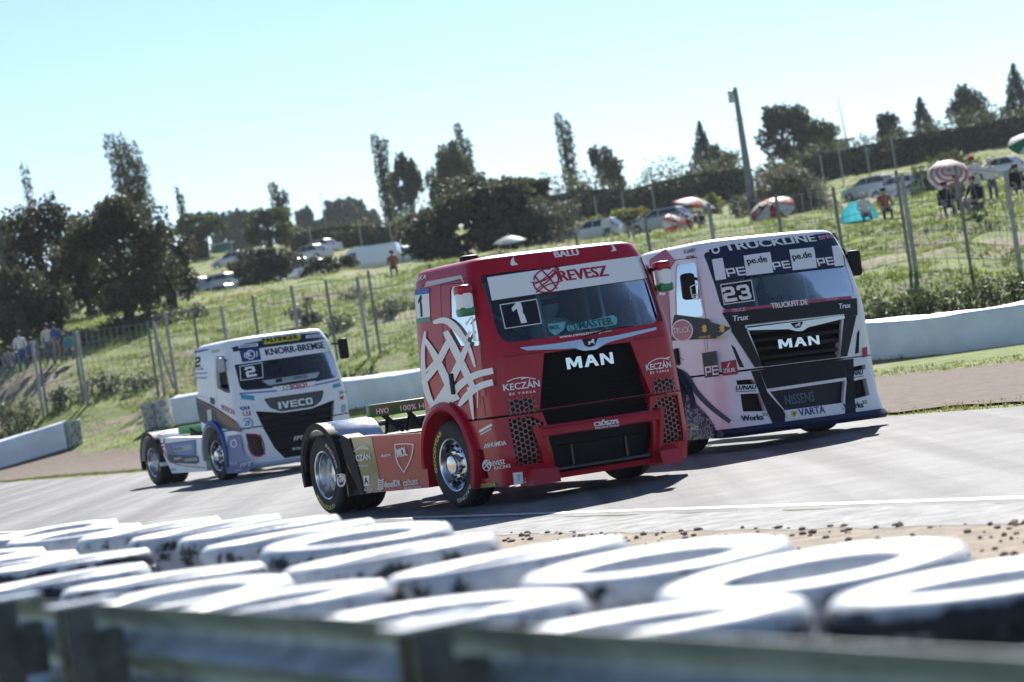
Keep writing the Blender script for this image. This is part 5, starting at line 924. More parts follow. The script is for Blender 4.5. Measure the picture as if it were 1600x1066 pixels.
def tree_at(kind, label, px, py, D, wpx, hpx, seed, **k):  # foot pixel, crown width and height in photo pixels
    s = D / FPX; b = drop(px, py, D); top = at(px, py - hpx, D).z; w = wpx * s / 2; h = max(top - b.z, 1.5)
    if kind == 'oak': return grow('oak_tree', label, 'tree', b, clump(w * 1.12, w * .9, h * .02, h * 1.0, int(k.get('n', 26) * 1.25), seed, .72), k.get('dens', 170), .2 * D / 137, 'oak', h * .4, .24, 'trees on the hillside')
    if kind == 'round': return grow('round_tree', label, 'tree', b, clump(w * 1.15, w * .9, h * .22, h, int(k.get('n', 16) * 1.5), seed, .75), 150, .2 * D / 200, k.get('leaf', 'oak'), h * .45, .2, 'trees on the hillside')
    if kind == 'pine': return grow('umbrella_pine', label, 'tree', b, clump(w * 1.15, w * .9, h * k.get('z0', .35), h, 24, seed, .85), 110, .22 * D / 200, k.get('leaf', 'pine'), h * .5, .24, 'trees on the hillside')
    if kind == 'poplar':
        bl = []
        r = random.Random(seed); ns = k.get('stems', 3)
        for j in range(ns):
            ox = ((j + .5) / ns - .5) * 1.5 * w if ns > 1 else 0; hh = h * r.uniform(.8, 1) if j else h
            for t in np.linspace(.12, .97, 9): bl.append(((ox * (.25 + .85 * t) + r.uniform(-.1, .1) * w, r.uniform(-.3, .3) * w, hh * t), (w * (.34 + .5 / ns) * (1.15 - .55 * abs(t - .45)), w * .5, h * .075)))
        return grow('poplar_tree', label, 'tree', b, bl, 130, .2 * D / 230, 'poplar', h * .3, .16, 'trees on the hillside')
    if kind == 'fir':
        bl = []; r = random.Random(seed)
        for t in np.linspace(.08, .96, 17):
            for a in range(4): an = a * 1.57 + t * 31 + r.uniform(-.5, .5); q = w * (1 - t) * r.uniform(.6, 1.25); bl.append(((math.cos(an) * q, math.sin(an) * q, h * t + q * .12), (w * .3 * (1.2 - t), w * .3 * (1.2 - t), h * .045)))
        return grow('fir_tree', label, 'tree', b, bl, 150, .19 * D / 230, 'far', h * .9, .12, 'trees on the hillside')
def shrub_at(label, px, py, D, wpx, hpx, seed, leaf='grey', n=16, dens=170, size=.17):
    s = D / FPX; b = drop(px, py, D); w = wpx * s / 2; h = hpx * s
    return grow('shrub', label, 'shrub', b, clump(w * 1.1, w * .8, -h * .15, h, int(n * 1.4), seed, .8), dens, size * max(1, D / 190), leaf, None, group='shrubs on the hillside')
def hedge(label, pts, hpx, leaf='hedge', seed=0, size=.24, dens=60):
    P = [drop(*p) for p in pts]; o0 = P[0]; out = []; mb = MB(); secs = []
    for i in range(len(P) - 1):
        L = (P[i + 1] - P[i]).length; h = hpx * pts[i][2] / FPX; n = int(L * h * dens * 1.5)
        t = rng.random(n); X = P[i].x + (P[i + 1].x - P[i].x) * t; Y = P[i].y + (P[i + 1].y - P[i].y) * t; bump_ = 1 + .45 * snoise(X / 3.2, Y * 0 + seed, 3) + .25 * snoise(X / .9, Y * 0 + seed, 4)
        zf = rng.random(n) ** .85; hh = h * bump_; prof = np.sqrt(np.clip(1 - zf ** 4, .04, 1)); sh = np.where(rng.random(n) < .75, -1, 1) * (1 - .3 * rng.random(n) ** 2); d = np.where((zf > .62) | (rng.random(n) < .3), rng.uniform(-1, 1, n), sh) * (1.5 + 1.5 * snoise(X / 1.9, zf * 3.5, 6)) * prof; zf = zf * (1 + .1 * rng.normal(size=n) * (zf > .8))
        out.append(np.stack([X - o0.x, Y + d - o0.y, gz(X, Y) + zf * hh - o0.z], 1))
        for k in range(max(2, int(L / 3)) + (i == len(P) - 2)):
            q = P[i].lerp(P[i + 1], k / max(2, int(L / 3))); g = g1(q.x, q.y); secs.append([(q.x - o0.x, q.y - o0.y + a_, g - o0.z + z_) for a_, z_ in ((-.45, -.2), (-.5, h * .5), (-.3, h * .7), (.3, h * .7), (.5, h * .5), (.45, -.2))])
    o = empty('hedge', o0); tag(o, label, 'hedge', 'hedges across the hill')
    link(bpy.data.objects.new('foliage', leafmesh('hedge_leaves', np.concatenate(out), size, LEAF[leaf])), o); mb.add(loft(secs)); mb.build('stems', mat('light_block_core', (.03, .032, .02), .9, var=.4, vscale=2), o)  # no real stems: dark solid core added inside the leaves to block light
    return o
tree_at('oak', 'dark spreading oak at far left above the short white barrier', 92, 535, 137, 165, 222, 3, n=30)
tree_at('oak', 'largest dark oak on the left bank, below the tall poplar', 205, 524, 135, 175, 222, 5, n=34)
tree_at('oak', 'dark oak to the right of the largest left oak', 272, 504, 140, 92, 160, 8)
tree_at('oak', 'low dark oak cut off by the left picture edge', 10, 550, 140, 120, 130, 9)
tree_at('oak', 'dark oak filling the gap behind the two big left oaks', 148, 528, 148, 130, 170, 15, n=26)
tree_at('oak', 'low bushy oak leaning in from the left picture edge, in front', 40, 555, 131, 110, 150, 16, n=26)
tree_at('oak', 'ragged oak among parked cars above the number 2 truck', 418, 488, 188, 112, 104, 12, dens=110)
tree_at('oak', 'small dark oak beside the white van', 522, 484, 180, 80, 70, 14, n=16)
tree_at('oak', 'broad dense oak rising behind the red truck roof', 768, 412, 182, 232, 142, 21, n=44)
shrub_at('grey-green shrub at the right foot of the broad oak', 865, 385, 180, 95, 75, 22, 'grey')
tree_at('poplar', 'tall many-stemmed poplar behind the left oaks', 222, 400, 232, 62, 186, 31, stems=5)
tree_at('poplar', 'thin lone poplar at far left above the oaks', 62, 420, 240, 17, 158, 32, stems=2)
tree_at('poplar', 'small poplar tip right of the left oaks', 292, 380, 300, 14, 86, 33, stems=2)
tree_at('poplar', 'short poplar beside the round pine in the left distance', 448, 385, 290, 32, 98, 34, stems=2)
tree_at('poplar', 'leftmost tall poplar above the middle hedge', 608, 330, 300, 30, 118, 35, stems=2)
tree_at('round', 'leafy tree right of the leftmost middle poplar', 645, 335, 296, 58, 96, 36, leaf='poplar', n=20)
tree_at('round', 'wide leafy tree behind the broad oak', 708, 325, 292, 72, 108, 37, leaf='poplar', n=24)
tree_at('poplar', 'slim poplar crowning the wide leafy tree', 738, 315, 300, 28, 120, 38, stems=2)
tree_at('poplar', 'lone slim poplar above the central hedge', 894, 290, 300, 28, 112, 39, stems=2)
tree_at('round', 'open round tree right of the lone slim poplar', 942, 290, 300, 72, 66, 40, n=11)
tree_at('fir', 'spiky conifer left of the lighting pole', 1106, 280, 290, 62, 92, 41)
tree_at('round', 'pale green tree below the spiky conifer', 1130, 285, 280, 55, 62, 42, leaf='pine')
tree_at('round', 'large round dark tree right of the lighting pole', 1240, 250, 292, 92, 88, 43, n=22)
tree_at('round', 'smaller round tree beside the large dark one', 1285, 245, 288, 68, 62, 44, leaf='pine')
tree_at('round', 'low round tree above the right hedge', 1390, 235, 300, 52, 60, 45)
tree_at('fir', 'feathery conifer between two round trees', 1448, 228, 300, 60, 78, 46)
tree_at('pine', 'round stone pine on the right skyline', 1528, 218, 300, 66, 84, 47, leaf='far', z0=.25)
tree_at('fir', 'dark tall conifer cut off by the right picture edge', 1600, 215, 270, 70, 118, 48)
tree_at('pine', 'bright green pine behind the left oaks', 322, 420, 290, 76, 92, 49)
tree_at('pine', 'round green pine in the left distance beside a poplar', 425, 405, 280, 74, 80, 50, z0=.1)
tree_at('pine', 'hazy umbrella pine far behind the left oaks', 372, 395, 520, 66, 66, 51, leaf='far')
tree_at('pine', 'hazy umbrella pine left of the green hut', 480, 372, 540, 40, 46, 52, leaf='far')
tree_at('pine', 'wide hazy umbrella pine on the middle horizon', 545, 370, 540, 96, 62, 53, leaf='far')
tree_at('pine', 'dark pine at the left picture edge', 10, 420, 330, 44, 76, 54, leaf='far')
hedge('hedge running along the far left field behind the oaks', [(-300, 520, 290), (-60, 480, 290), (150, 440, 290), (330, 412, 290)], 34, 'hedge', 7)
hedge('long hedge climbing from the left pines to the broad oak', [(455, 395, 268), (520, 385, 268), (600, 372, 267), (690, 362, 266)], 46, 'hedge', 1)
hedge('thick hedge across the middle of the hill', [(840, 352, 266), (940, 338, 266), (1040, 326, 265), (1170, 310, 264)], 68, 'hedge', 2)
hedge('clipped tall hedge right of the lighting pole', [(1205, 300, 262), (1290, 287, 262), (1345, 278, 262)], 58, 'hedge', 3)
hedge('dark hedge on the upper right skyline', [(1335, 278, 262), (1420, 262, 262), (1520, 246, 262), (1640, 228, 262), (2100, 158, 262)], 62, 'hedge', 4)
shrub_at('large silvery shrub beside the lighting pole', 1240, 352, 178, 150, 92, 61, 'grey', 26, 220, .16)
shrub_at('olive shrub behind the silvery shrub', 1215, 318, 215, 130, 76, 62, 'pine', 20)
shrub_at('feathery olive shrub behind the striped parasol', 1480, 278, 200, 110, 64, 63, 'pine', 22)
shrub_at('yellow-green bush behind the parked cars in the middle', 925, 362, 225, 70, 30, 64, 'lime')
shrub_at('bright bush left of the red and white parasols', 985, 352, 225, 60, 34, 65, 'lime')
shrub_at('lime bush under the central hedge', 1110, 330, 235, 50, 36, 66, 'lime')
shrub_at('pale grey bush row behind the middle spectators', 1040, 352, 210, 120, 26, 67, 'grey')
shrub_at('yellow bush below the leafy poplars', 640, 352, 280, 80, 34, 68, 'lime')
shrub_at('bright olive bush on the left field edge', 560, 372, 275, 70, 30, 69, 'lime')
shrub_at('grey bush beside the lone seated spectator', 640, 400, 220, 60, 26, 70, 'grey')
shrub_at('dry shrub growing on the left bank by the fence', 480, 505, 122, 60, 40, 71, 'grey', 12)
shrub_at('dark weed clump behind the far left barrier', 20, 650, 114, 60, 44, 72, 'oak', 12, 80, .16)
shrub_at('twiggy dry shrub above the bare tyre end', 235, 640, 108, 40, 26, 73, 'grey', 10, 70, .14)
for i, (px, py, D_, w_, h_) in enumerate([(1370, 478, 77, 95, 44), (1440, 475, 77.5, 90, 38), (1520, 462, 77, 110, 42), (1590, 455, 77, 80, 46), (1330, 500, 76, 40, 36)]):
    shrub_at(f'leafy green weed clump behind the right barrier, {ORD[i]} of five', px, py, D_, w_, h_, 80 + i, 'hedge', 16, 170, .12)
for i, (px, py, D_, w_, h_, lf) in enumerate([(30, 560, 126, 80, 26, 'oak'), (120, 545, 128, 80, 22, 'oak'), (190, 530, 130, 70, 24, 'oak'), (255, 515, 131, 70, 22, 'oak'), (310, 505, 132, 50, 18, 'grey'), (25, 625, 117, 90, 36, 'hedge'), (105, 612, 117, 70, 26, 'hedge'), (165, 600, 117, 70, 26, 'hedge'), (215, 590, 116, 60, 24, 'hedge'), (330, 560, 115, 60, 20, 'grey'), (400, 535, 116, 60, 20, 'hedge'), (530, 515, 116, 60, 20, 'hedge'), (610, 500, 116, 60, 22, 'hedge'), (560, 470, 128, 60, 16, 'grey')]):
    shrub_at(f'low scrub patch on the left grass bank, {ORD[i]} counting along the fence', px, py, D_, w_, h_, 120 + i, lf, 12, 120, .15)
# grass and weeds on the bank
def tufts(name, n, region, hmin, hmax, m, label, blades=5):
    X, Y = region(n); Z = gz(X, Y); n = len(X); v = np.zeros((n, blades, 3, 3)); base = np.stack([X, Y, Z - .02], 1)[:, None]; a = rng.uniform(0, 6.28, (n, blades)); h = rng.uniform(hmin, hmax, (n, 1)) * rng.uniform(.5, 1.1, (n, blades)); ln = rng.uniform(.2, .8, (n, blades)) * h; w_ = h * .13 + .01
    off = rng.normal(0, .07, (n, blades, 2)); d = np.stack([np.cos(a), np.sin(a), 0 * a], -1); s = np.stack([-np.sin(a), np.cos(a), 0 * a], -1); b = base + np.concatenate([off, np.zeros((n, blades, 1))], -1)
    v[:, :, 0] = b - s * w_[..., None]; v[:, :, 1] = b + s * w_[..., None]; v[:, :, 2] = b + d * ln[..., None] + np.stack([0 * h, 0 * h, h], -1)
    v = v.reshape(-1, 3); f = np.arange(len(v)).reshape(-1, 3); me = bpy.data.meshes.new(name); me.vertices.add(len(v)); me.vertices.foreach_set('co', v.ravel()); me.loops.add(len(v)); me.polygons.add(len(f)); me.loops.foreach_set('vertex_index', f.ravel().astype(np.int32)); me.polygons.foreach_set('loop_start', np.arange(len(f), dtype=np.int32) * 3); me.update(calc_edges=True); me.materials.append(m)
    return tag(link(bpy.data.objects.new(name, me)), label, 'grass', kind='stuff')
def bank(n):
    Y = rng.uniform(72, 145, n); X = Y * rng.uniform(-.23, .23, n); q = X * TN[0] + Y * TN[1] - N_FAR; k = (q > 9 + 3 * (Y < 90)) & (snoise(X / 2.3, Y / 2.3, 3) + snoise(X / .8, Y / .8, 9) * .6 > -.16); return X[k], Y[k]
def hill(n):
    Y = rng.uniform(145, 300, n); X = Y * rng.uniform(-.23, .23, n); k = snoise(X / 4, Y / 4, 3) > -.1; return X[k], Y[k]
def verge(n):
    s = rng.uniform(20, 120, n); q = N_FAR + rng.uniform(.1, 1.1, n) ** 1 + .3 * snoise(s / 4, 0 * s); q2 = gfar(s) + N_FAR * 0 + rng.uniform(-.8, 3.2, n); q = np.where(rng.random(n) < .35, q, q2); X = s * TD[0] + q * TN[0]; Y = s * TD[1] + q * TN[1]; return X, Y
tufts('bank_grass', 90000, bank, .05, .17, leafmat('bank_grass_blades', (.1, .15, .025), (.27, .32, .075), .5, .35), 'tufted green grass covering the bank behind the barrier')
tufts('hill_grass', 26000, hill, .12, .3, leafmat('dry_grass_blades', (.2, .22, .06), (.38, .38, .16), .45, .2), 'pale dry grass on the upper hillside')
tufts('verge_grass', 9000, verge, .03, .1, leafmat('verge_grass_blades', (.12, .13, .035), (.26, .25, .09), .45, .5), 'short yellowish grass along the track edge and gravel')
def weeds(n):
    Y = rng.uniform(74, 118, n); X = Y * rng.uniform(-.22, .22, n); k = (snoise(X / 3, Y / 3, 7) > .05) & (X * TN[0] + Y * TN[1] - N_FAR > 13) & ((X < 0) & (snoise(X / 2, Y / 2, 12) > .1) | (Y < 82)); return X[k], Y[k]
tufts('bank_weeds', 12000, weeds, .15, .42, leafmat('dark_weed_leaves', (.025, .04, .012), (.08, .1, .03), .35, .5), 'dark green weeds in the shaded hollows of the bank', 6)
# ================================================================ PARKED CARS
def carpaint(n, c): return mat('car_' + n, c, .3, .15, .8)
CGL = mat('car_glass', (.02, .025, .03), .06, 0, .5); LAMP = mat('car_lamp', (.6, .6, .62), .15, coat=.8); TAIL = mat('tail_lamp', (.35, .02, .02), .25, coat=.6); PLATE = mat('number_plate_white', (.7, .7, .7), .5)
CWM = MB().lathe([(.19, .1), (.24, .115), (.3, .11), (.32, .08), (.325, 0), (.32, -.08), (.3, -.11), (.19, -.1)], 20, 'x').mesh('tyre', RUBBER, 40); CRM = MB().lathe([(.19, .02), (.2, .1), (.17, .06), (.06, .05), (.05, .08), (0, .085)], 20, 'x').mesh('rim', ALU, 40)
def sect(y, hw, zb, zm, zt, ht): return [(-hw * .9, y, zb), (-hw, y, zb + .18), (-hw, y, zm), (-ht, y, zt), (ht, y, zt), (hw, y, zm), (hw, y, zb + .18), (hw * .9, y, zb)]
def car(kind, paint, label, px, py, D, rz, group='cars parked on the hill'):
    o = empty('parked_van' if kind == 'van' else 'parked_car', drop(px, py, D), rz); tag(o, label, 'van' if kind == 'van' else 'car', group)
    if kind == 'van':
        o2 = obj('body', loft([sect(-2.4, .9, .35, 1.0, 1.9, .82), sect(-2.3, .95, .28, 1.05, 2.1, .86), sect(.9, .95, .28, 1.05, 2.12, .86), sect(1.35, .95, .28, 1.05, 1.75, .84), sect(1.75, .93, .28, .98, 1.15, .84), sect(2.35, .88, .3, .75, .95, .78), sect(2.45, .8, .4, .6, .7, .7)]), paint, o, 35)
        gw = [[(.83, .95, 2.02), (-.83, .95, 2.02), (-.88, 1.62, 1.28), (.88, 1.62, 1.28)]]; ends = (-2.45, 2.47); roof = 2.1
        gw += [[(s * .93, .55, 1.25), (s * .93, 1.3, 1.2), (s * .89, 1.0, 1.75), (s * .89, .55, 1.8)] for s in (1, -1)]
    else:
        hb = kind == 'hatch'; wag = kind == 'suv'; dz = .18 if wag else 0
        o2 = obj('body', loft([sect(-2.08, .72, .42, .62, .8 + dz, .66), sect(-2.0, .84, .3, .75, .96 + dz, .76), sect(-1.2, .88, .24, .78, 1.0 + dz, .8), sect(0, .89, .22, .76, .98 + dz, .82), sect(.9, .89, .22, .74, .96 + dz, .82), sect(1.7, .86, .26, .68, .82 + dz, .72), sect(2.05, .76, .34, .56, .66 + dz, .64), sect(2.12, .68, .4, .5, .58, .6)]), paint, o, 40)
        yb = -1.95 if hb or wag else -1.55; yr = -1.5 if hb or wag else -.95; zt = 1.46 + dz; z0 = .97 + dz
        cab = obj('greenhouse', loft([[(-.78, yb, z0), (-.78, .95, z0), (.78, .95, z0), (.78, yb, z0)], [(-.6, yr, zt - .03), (-.6, .15, zt - .02), (.6, .15, zt - .02), (.6, yr, zt - .03)]]), CGL, o, 20)
        obj('roof', loft([[(-.63, yr - .05, zt - .05), (-.64, .2, zt - .05), (.64, .2, zt - .05), (.63, yr - .05, zt - .05)], [(-.55, yr + .05, zt + .02), (-.56, .05, zt + .02), (.56, .05, zt + .02), (.55, yr + .05, zt + .02)]]), paint, o, 40)
        for s in (1, -1):
            for (a, b) in (((.97, z0), (.17, zt - .03)), ((-.25, z0), (-.3, zt - .03)), ((yb + .02, z0), (yr, zt - .03))): obj('pillar', tube([(s * .785, a[0], a[1]), (s * .615, b[0], b[1])], .035, 5), paint, o, 60)
            m_ = obj('mirror', box((s * .96, .72, 1.0 + dz), (.18, .1, .13), .03), paint, o, 50)
        gw = []; ends = (-2.1, 2.1)
    for q in gw:
        c = sum((Vector(p) for p in q), Vector()) / 4; nrm = (Vector(q[1]) - Vector(q[0])).cross(Vector(q[3]) - Vector(q[0])).normalized(); nrm = nrm if nrm.dot(c - Vector((0, 0, 1.2))) > 0 else -nrm
        obj('window', ([Vector(p) + nrm * .012 for p in q] + [Vector(p) - nrm * .02 for p in q], [(0, 1, 2, 3), (0, 4, 5, 1), (1, 5, 6, 2), (2, 6, 7, 3), (3, 7, 4, 0)]), CGL, o)
    for s in (1, -1):
        obj('headlight', box((s * .62, 1.95 if kind != 'van' else 2.36, .66 if kind != 'van' else .8), (.3, .2, .14), .03), LAMP, o, 50); obj('tail_light', box((s * .74, -2.0 if kind != 'van' else -2.38, .85), (.16, .12, .28), .03), TAIL, o, 50)
        for y in (1.3, -1.3):
            wv = link(bpy.data.objects.new('wheel', CRM), o); wv.location = (s * .79, y, .325); wv.rotation_euler = (0, 0, 0 if s > 0 else math.pi); link(bpy.data.objects.new('tyre', CWM), wv)
            obj('wheel_arch', lathe([(.33, .86 * s), (.37, .9 * s), (.36, .905 * s), (.33, .895 * s)], 12, 'x', (0, y, .325), 0, math.pi), BLACK, o, 60)
    obj('number_plate', box((0, ends[1] - .02, .48), (.5, .03, .11)), PLATE, o); obj('number_plate', box((0, ends[0] + .02, .55), (.5, .03, .11)), PLATE, o)
    return o
cw, cs, cd, cb_, cr_ = carpaint('white', (.74, .74, .75)), carpaint('silver', (.6, .62, .64)), carpaint('graphite', (.06, .065, .07)), carpaint('blue', (.05, .1, .22)), carpaint('pale_blue', (.35, .45, .55))
car('hatch', cw, 'white hatchback parked right of the left oaks, nearest the track', 338, 490, 222, R(62))
car('suv', cs, 'silver estate car parked behind the left white hatchback', 342, 472, 236, R(58)); car('sedan', cw, 'white saloon right of the silver estate behind the oak', 392, 462, 240, R(66)); car('sedan', cs, 'silver saloon glinting above the ragged oak', 490, 445, 245, R(60)); car('hatch', cs, 'silver hatchback half hidden by the ragged oak', 455, 455, 232, R(58))
car('hatch', cr_, 'pale blue hatchback at the left end of the left car row', 300, 488, 236, R(60)); car('sedan', cs, 'silver saloon farthest back in the left car row', 372, 452, 262, R(62)); car('hatch', cw, 'white hatchback between the ragged oak and the small dark oak', 478, 452, 226, R(60))
car('sedan', cw, 'white saloon parked right of the white panel van', 625, 446, 214, R(66)); car('sedan', cw, 'white saloon on the upper left field below the pines', 505, 428, 262, R(62))
car('van', cw, 'white panel van beside the small dark oak', 580, 452, 205, R(82))
car('sedan', cw, 'white saloon behind the lone seated spectator', 655, 432, 206, R(68)); car('suv', cs, 'silver car just behind the white saloon at the red truck cab', 668, 418, 222, R(68))
car('hatch', cw, 'white hatchback behind the red truck roof near two standing spectators', 928, 372, 196, R(70)); car('hatch', cs, 'silver hatchback between the standing spectator and the parasols', 1035, 376, 188, R(64)); car('sedan', cd, 'dark saloon left of the red and white parasols', 1022, 368, 200, R(66))
car('sedan', cs, 'foremost silver saloon in the right hand row of cars', 1440, 311, 205, R(58)); car('hatch', cw, 'white hatchback in the middle of the right row of cars', 1405, 318, 212, R(52)); car('suv', cs, 'silver estate at the left end of the right row of cars', 1362, 322, 216, R(52)); car('sedan', cw, 'pale car partly hidden behind the leaning spectators', 1566, 284, 196, R(56))
# ================================================================ SPECTATORS
SKIN = mat('skin', (.42, .26, .19), .6); HAIR = mat('dark_hair', (.02, .015, .012), .7)
def cloth(n, c): return mat('cloth_' + n, c, .85, var=.12, vscale=12)
C = {k: cloth(k, v) for k, v in dict(white=(.65, .65, .66), black=(.015, .015, .018), red=(.4, .03, .03), blue=(.04, .09, .25), grey=(.2, .2, .21), denim=(.06, .09, .16), khaki=(.25, .2, .13), rust=(.3, .1, .06), teal=(.04, .25, .28), pale=(.5, .5, .48)).items()}
def person(label, px, py, D, pose, shirt, trousers, rz=math.pi, hat=None, scale=1.0, dz=0, dxy=(0, 0)):
    b = drop(px, py, D); b = gpos(b.x + dxy[0], b.y + dxy[1], dz)
    if pose == 'stand': J = dict(pel=(0, 0, .95), ch=(0, .02, 1.32), nk=(0, .03, 1.5), hd=(0, .05, 1.64), hl=(.1, 0, .9), kl=(.12, .03, .5), fl=(.13, 0, .07), tl=(.14, .16, .04), hr=(-.1, 0, .9), kr=(-.12, .03, .5), fr=(-.13, 0, .07), tr=(-.14, .16, .04), sl=(.19, 0, 1.43), el=(.26, -.03, 1.14), wl=(.24, .14, .94), sr=(-.19, 0, 1.43), er=(-.26, -.03, 1.14), wr=(-.22, .18, 1.0))
    elif pose == 'walk': J = dict(pel=(0, 0, .94), ch=(0, .06, 1.3), nk=(0, .1, 1.48), hd=(0, .13, 1.62), hl=(.1, 0, .9), kl=(.12, .2, .52), fl=(.13, .18, .08), tl=(.14, .34, .05), hr=(-.1, 0, .9), kr=(-.12, -.05, .5), fr=(-.13, -.28, .1), tr=(-.14, -.14, .04), sl=(.19, .03, 1.41), el=(.27, -.1, 1.14), wl=(.24, .02, .92), sr=(-.19, .06, 1.41), er=(-.26, .14, 1.16), wr=(-.18, .36, 1.1))
    else: J = dict(pel=(0, 0, .5), ch=(0, -.06, .88), nk=(0, -.03, 1.06), hd=(0, .0, 1.2), hl=(.1, .05, .48), kl=(.14, .45, .5), fl=(.14, .48, .08), tl=(.15, .62, .05), hr=(-.1, .05, .48), kr=(-.14, .45, .5), fr=(-.14, .46, .08), tr=(-.15, .6, .05), sl=(.19, -.05, .99), el=(.26, .08, .72), wl=(.16, .34, .62), sr=(-.19, -.05, .99), er=(-.26, .08, .72), wr=(-.14, .36, .6))
    for s in 'lr':
        w_ = Vector(J['w' + s]); e = Vector(J['e' + s]); J['p' + s] = tuple(w_ + (w_ - e).normalized() * .09)
        J['f1' + s] = tuple(w_ + (w_ - e).normalized() * .17 + Vector((.02, 0, 0))); J['f2' + s] = tuple(w_ + (w_ - e).normalized() * .16 - Vector((.025, 0, 0)))
    rad = dict(pel=(.15, .12), ch=(.17, .12), nk=.055, hd=(.085, .1), hl=.095, kl=.065, fl=.045, tl=.035, hr=.095, kr=.065, fr=.045, tr=.035, sl=.075, el=.05, wl=.033, sr=.075, er=.05, wr=.033, pl=.035, pr=.035, f1l=.013, f1r=.013, f2l=.013, f2r=.013)
    E_ = [('pel', 'ch'), ('ch', 'nk'), ('nk', 'hd')] + [(a + s, b_ + s) for s in 'lr' for a, b_ in (('h', 'k'), ('k', 'f'), ('f', 't'), ('s', 'e'), ('e', 'w'), ('w', 'p'), ('p', 'f1'), ('p', 'f2'))] + [('pel', 'hl'), ('pel', 'hr'), ('ch', 'sl'), ('ch', 'sr')]
    ks = ['pel'] + [k for k in J if k != 'pel']; o = person_mesh([(k, J[k], rad[k]) for k in ks], E_, [shirt, trousers, SKIN, C['black']], sub=1)
    pz = J['pel'][2]; nz_ = J['nk'][2]; W = [Vector(J['w' + s]) for s in 'lr']
    for p in o.data.polygons:
        c = p.center; i = 0
        if c.z > nz_ + .01: i = 2
        elif min((c - q).length for q in W) < .1 or min((c - Vector(J['p' + s])).length for s in 'lr') < .13: i = 2
        elif c.z < .1: i = 3
        elif c.z < pz + .04 and abs(c.x) < .22 and (c.y > -.2 or pose != 'sit') and min((c - Vector(J['e' + s])).length for s in 'lr') > .1: i = 1
        p.material_index = i
    h = Vector(J['hd']); prof = [(.11, -.02), (.118, .04), (.1, .1), (.05, .13), (0, .135)]
    v, f = lathe(prof, 12, 'z', tuple(h + Vector((0, -.015, .01)))); hm = obj('hat' if hat else 'hair', (v, f), hat or HAIR, o, 60)
    if hat: obj('hat_brim', box(tuple(h + Vector((0, .13, .03))), (.16, .14, .015), .005), hat, hm, 30)
    obj('nose', box(tuple(h + Vector((0, .105, -.02))), (.025, .03, .04), .008), SKIN, o, 60)
    for s in (1, -1): obj('eye', box(tuple(h + Vector((s * .035, .098, .01))), (.022, .012, .012)), C['black'], o); obj('ear', box(tuple(h + Vector((s * .095, 0, -.01))), (.02, .04, .05), .008), SKIN, o, 60)
    obj('mouth', box(tuple(h + Vector((0, .095, -.06))), (.045, .012, .01)), mat('lips', (.3, .12, .1), .6), o)
    o.location = b; o.rotation_euler = (0, 0, rz); o.scale = (scale,) * 3; tag(o, label, 'person', 'spectators on the bank'); return o
def chair(label, px, py, D, m, rz=math.pi, dxy=(0, 0)):
    b = drop(px, py, D); o = empty('folding_chair', gpos(b.x + dxy[0], b.y + dxy[1]), rz); tag(o, label, 'folding chair', 'folding chairs on the bank')
    obj('seat', box((0, .05, .4), (.5, .46, .025), .008), m, o); obj('backrest', box((0, -.2, .72), (.5, .025, .42), .008, Matrix.Rotation(R(8), 3, 'X')), m, o)
    for s in (1, -1):
        for a, b_ in (((s * .25, .28, 0), (s * .25, -.18, .42)), ((s * .25, -.26, 0), (s * .25, .26, .4)), ((s * .25, -.18, .4), (s * .25, -.24, .95))): obj('leg', tube([a, b_], .013, 6), BLACK, o, 60)
    return o
PI = math.pi
chair('black folding chair under the striped parasol, left one', 1478, 312, 101, C['black']); person('seated spectator in black under the striped parasol, left one', 1478, 312, 101, 'sit', C['black'], C['denim'], dz=0)
chair('black folding chair under the striped parasol, right one', 1498, 309, 101, C['black']); person('seated spectator in brown under the striped parasol, right one', 1498, 309, 101, 'sit', C['khaki'], C['black'])
person('standing spectator in white trousers beside the striped parasol', 1530, 314, 102, 'walk', C['white'], C['pale'], PI * .8, C['red'], 1.0)
person('standing spectator in white shirt and pale cap by the dark bags', 1552, 300, 105, 'stand', C['white'], C['denim'], PI * 1.1, C['white'])
chair('dark folding chair standing alone on the bright grass', 1528, 345, 97, C['black'], PI * .7); person('spectator crouched on the lone folding chair on bright grass', 1528, 345, 97, 'sit', C['black'], C['grey'], PI * .7)
chair('folding chair at the right picture edge', 1590, 292, 103, C['black']); person('seated spectator in dark clothes at the right picture edge', 1590, 292, 103, 'sit', C['black'], C['denim'])
person('seated spectator in white top beside the blue beach tent', 1352, 335, 108, 'sit', C['white'], C['blue'], dz=-.25, hat=C['pale']); person('seated spectator in pink top, right of the blue beach tent', 1385, 335, 107, 'sit', C['rust'], C['black'], dz=-.25)
person('standing spectator in white with cap behind the red truck roof', 952, 384, 160, 'stand', C['white'], C['denim'], hat=C['black']); person('standing spectator in black shirt between the two trucks', 990, 392, 152, 'stand', C['black'], C['grey'], hat=C['grey'])
person('spectator under the left red and white parasol', 1078, 372, 158, 'sit', C['red'], C['black']); person('spectator in black right of the tilted parasol', 1098, 370, 157, 'sit', C['black'], C['denim']); person('spectator sitting below the right red and white parasol, left one', 1195, 372, 140, 'sit', C['grey'], C['black'], dz=-.1); person('spectator sitting below the right red and white parasol, right one', 1218, 368, 140, 'sit', C['black'], C['denim'], dz=-.1)
person('lone spectator in rust shirt seated above the left bank', 622, 462, 140, 'sit', C['rust'], C['black'])
for i, (px, c, t, ps) in enumerate([(12, 'grey', 'denim', 'sit'), (32, 'white', 'blue', 'stand'), (48, 'blue', 'black', 'sit'), (76, 'pale', 'denim', 'stand'), (88, 'blue', 'khaki', 'stand'), (108, 'teal', 'denim', 'sit')]):
    person(f'spectator standing or sitting in the shade of the left oaks, {ORD[i]} from left', px, 548 - i * 2, 124, ps, C[c], C[t])
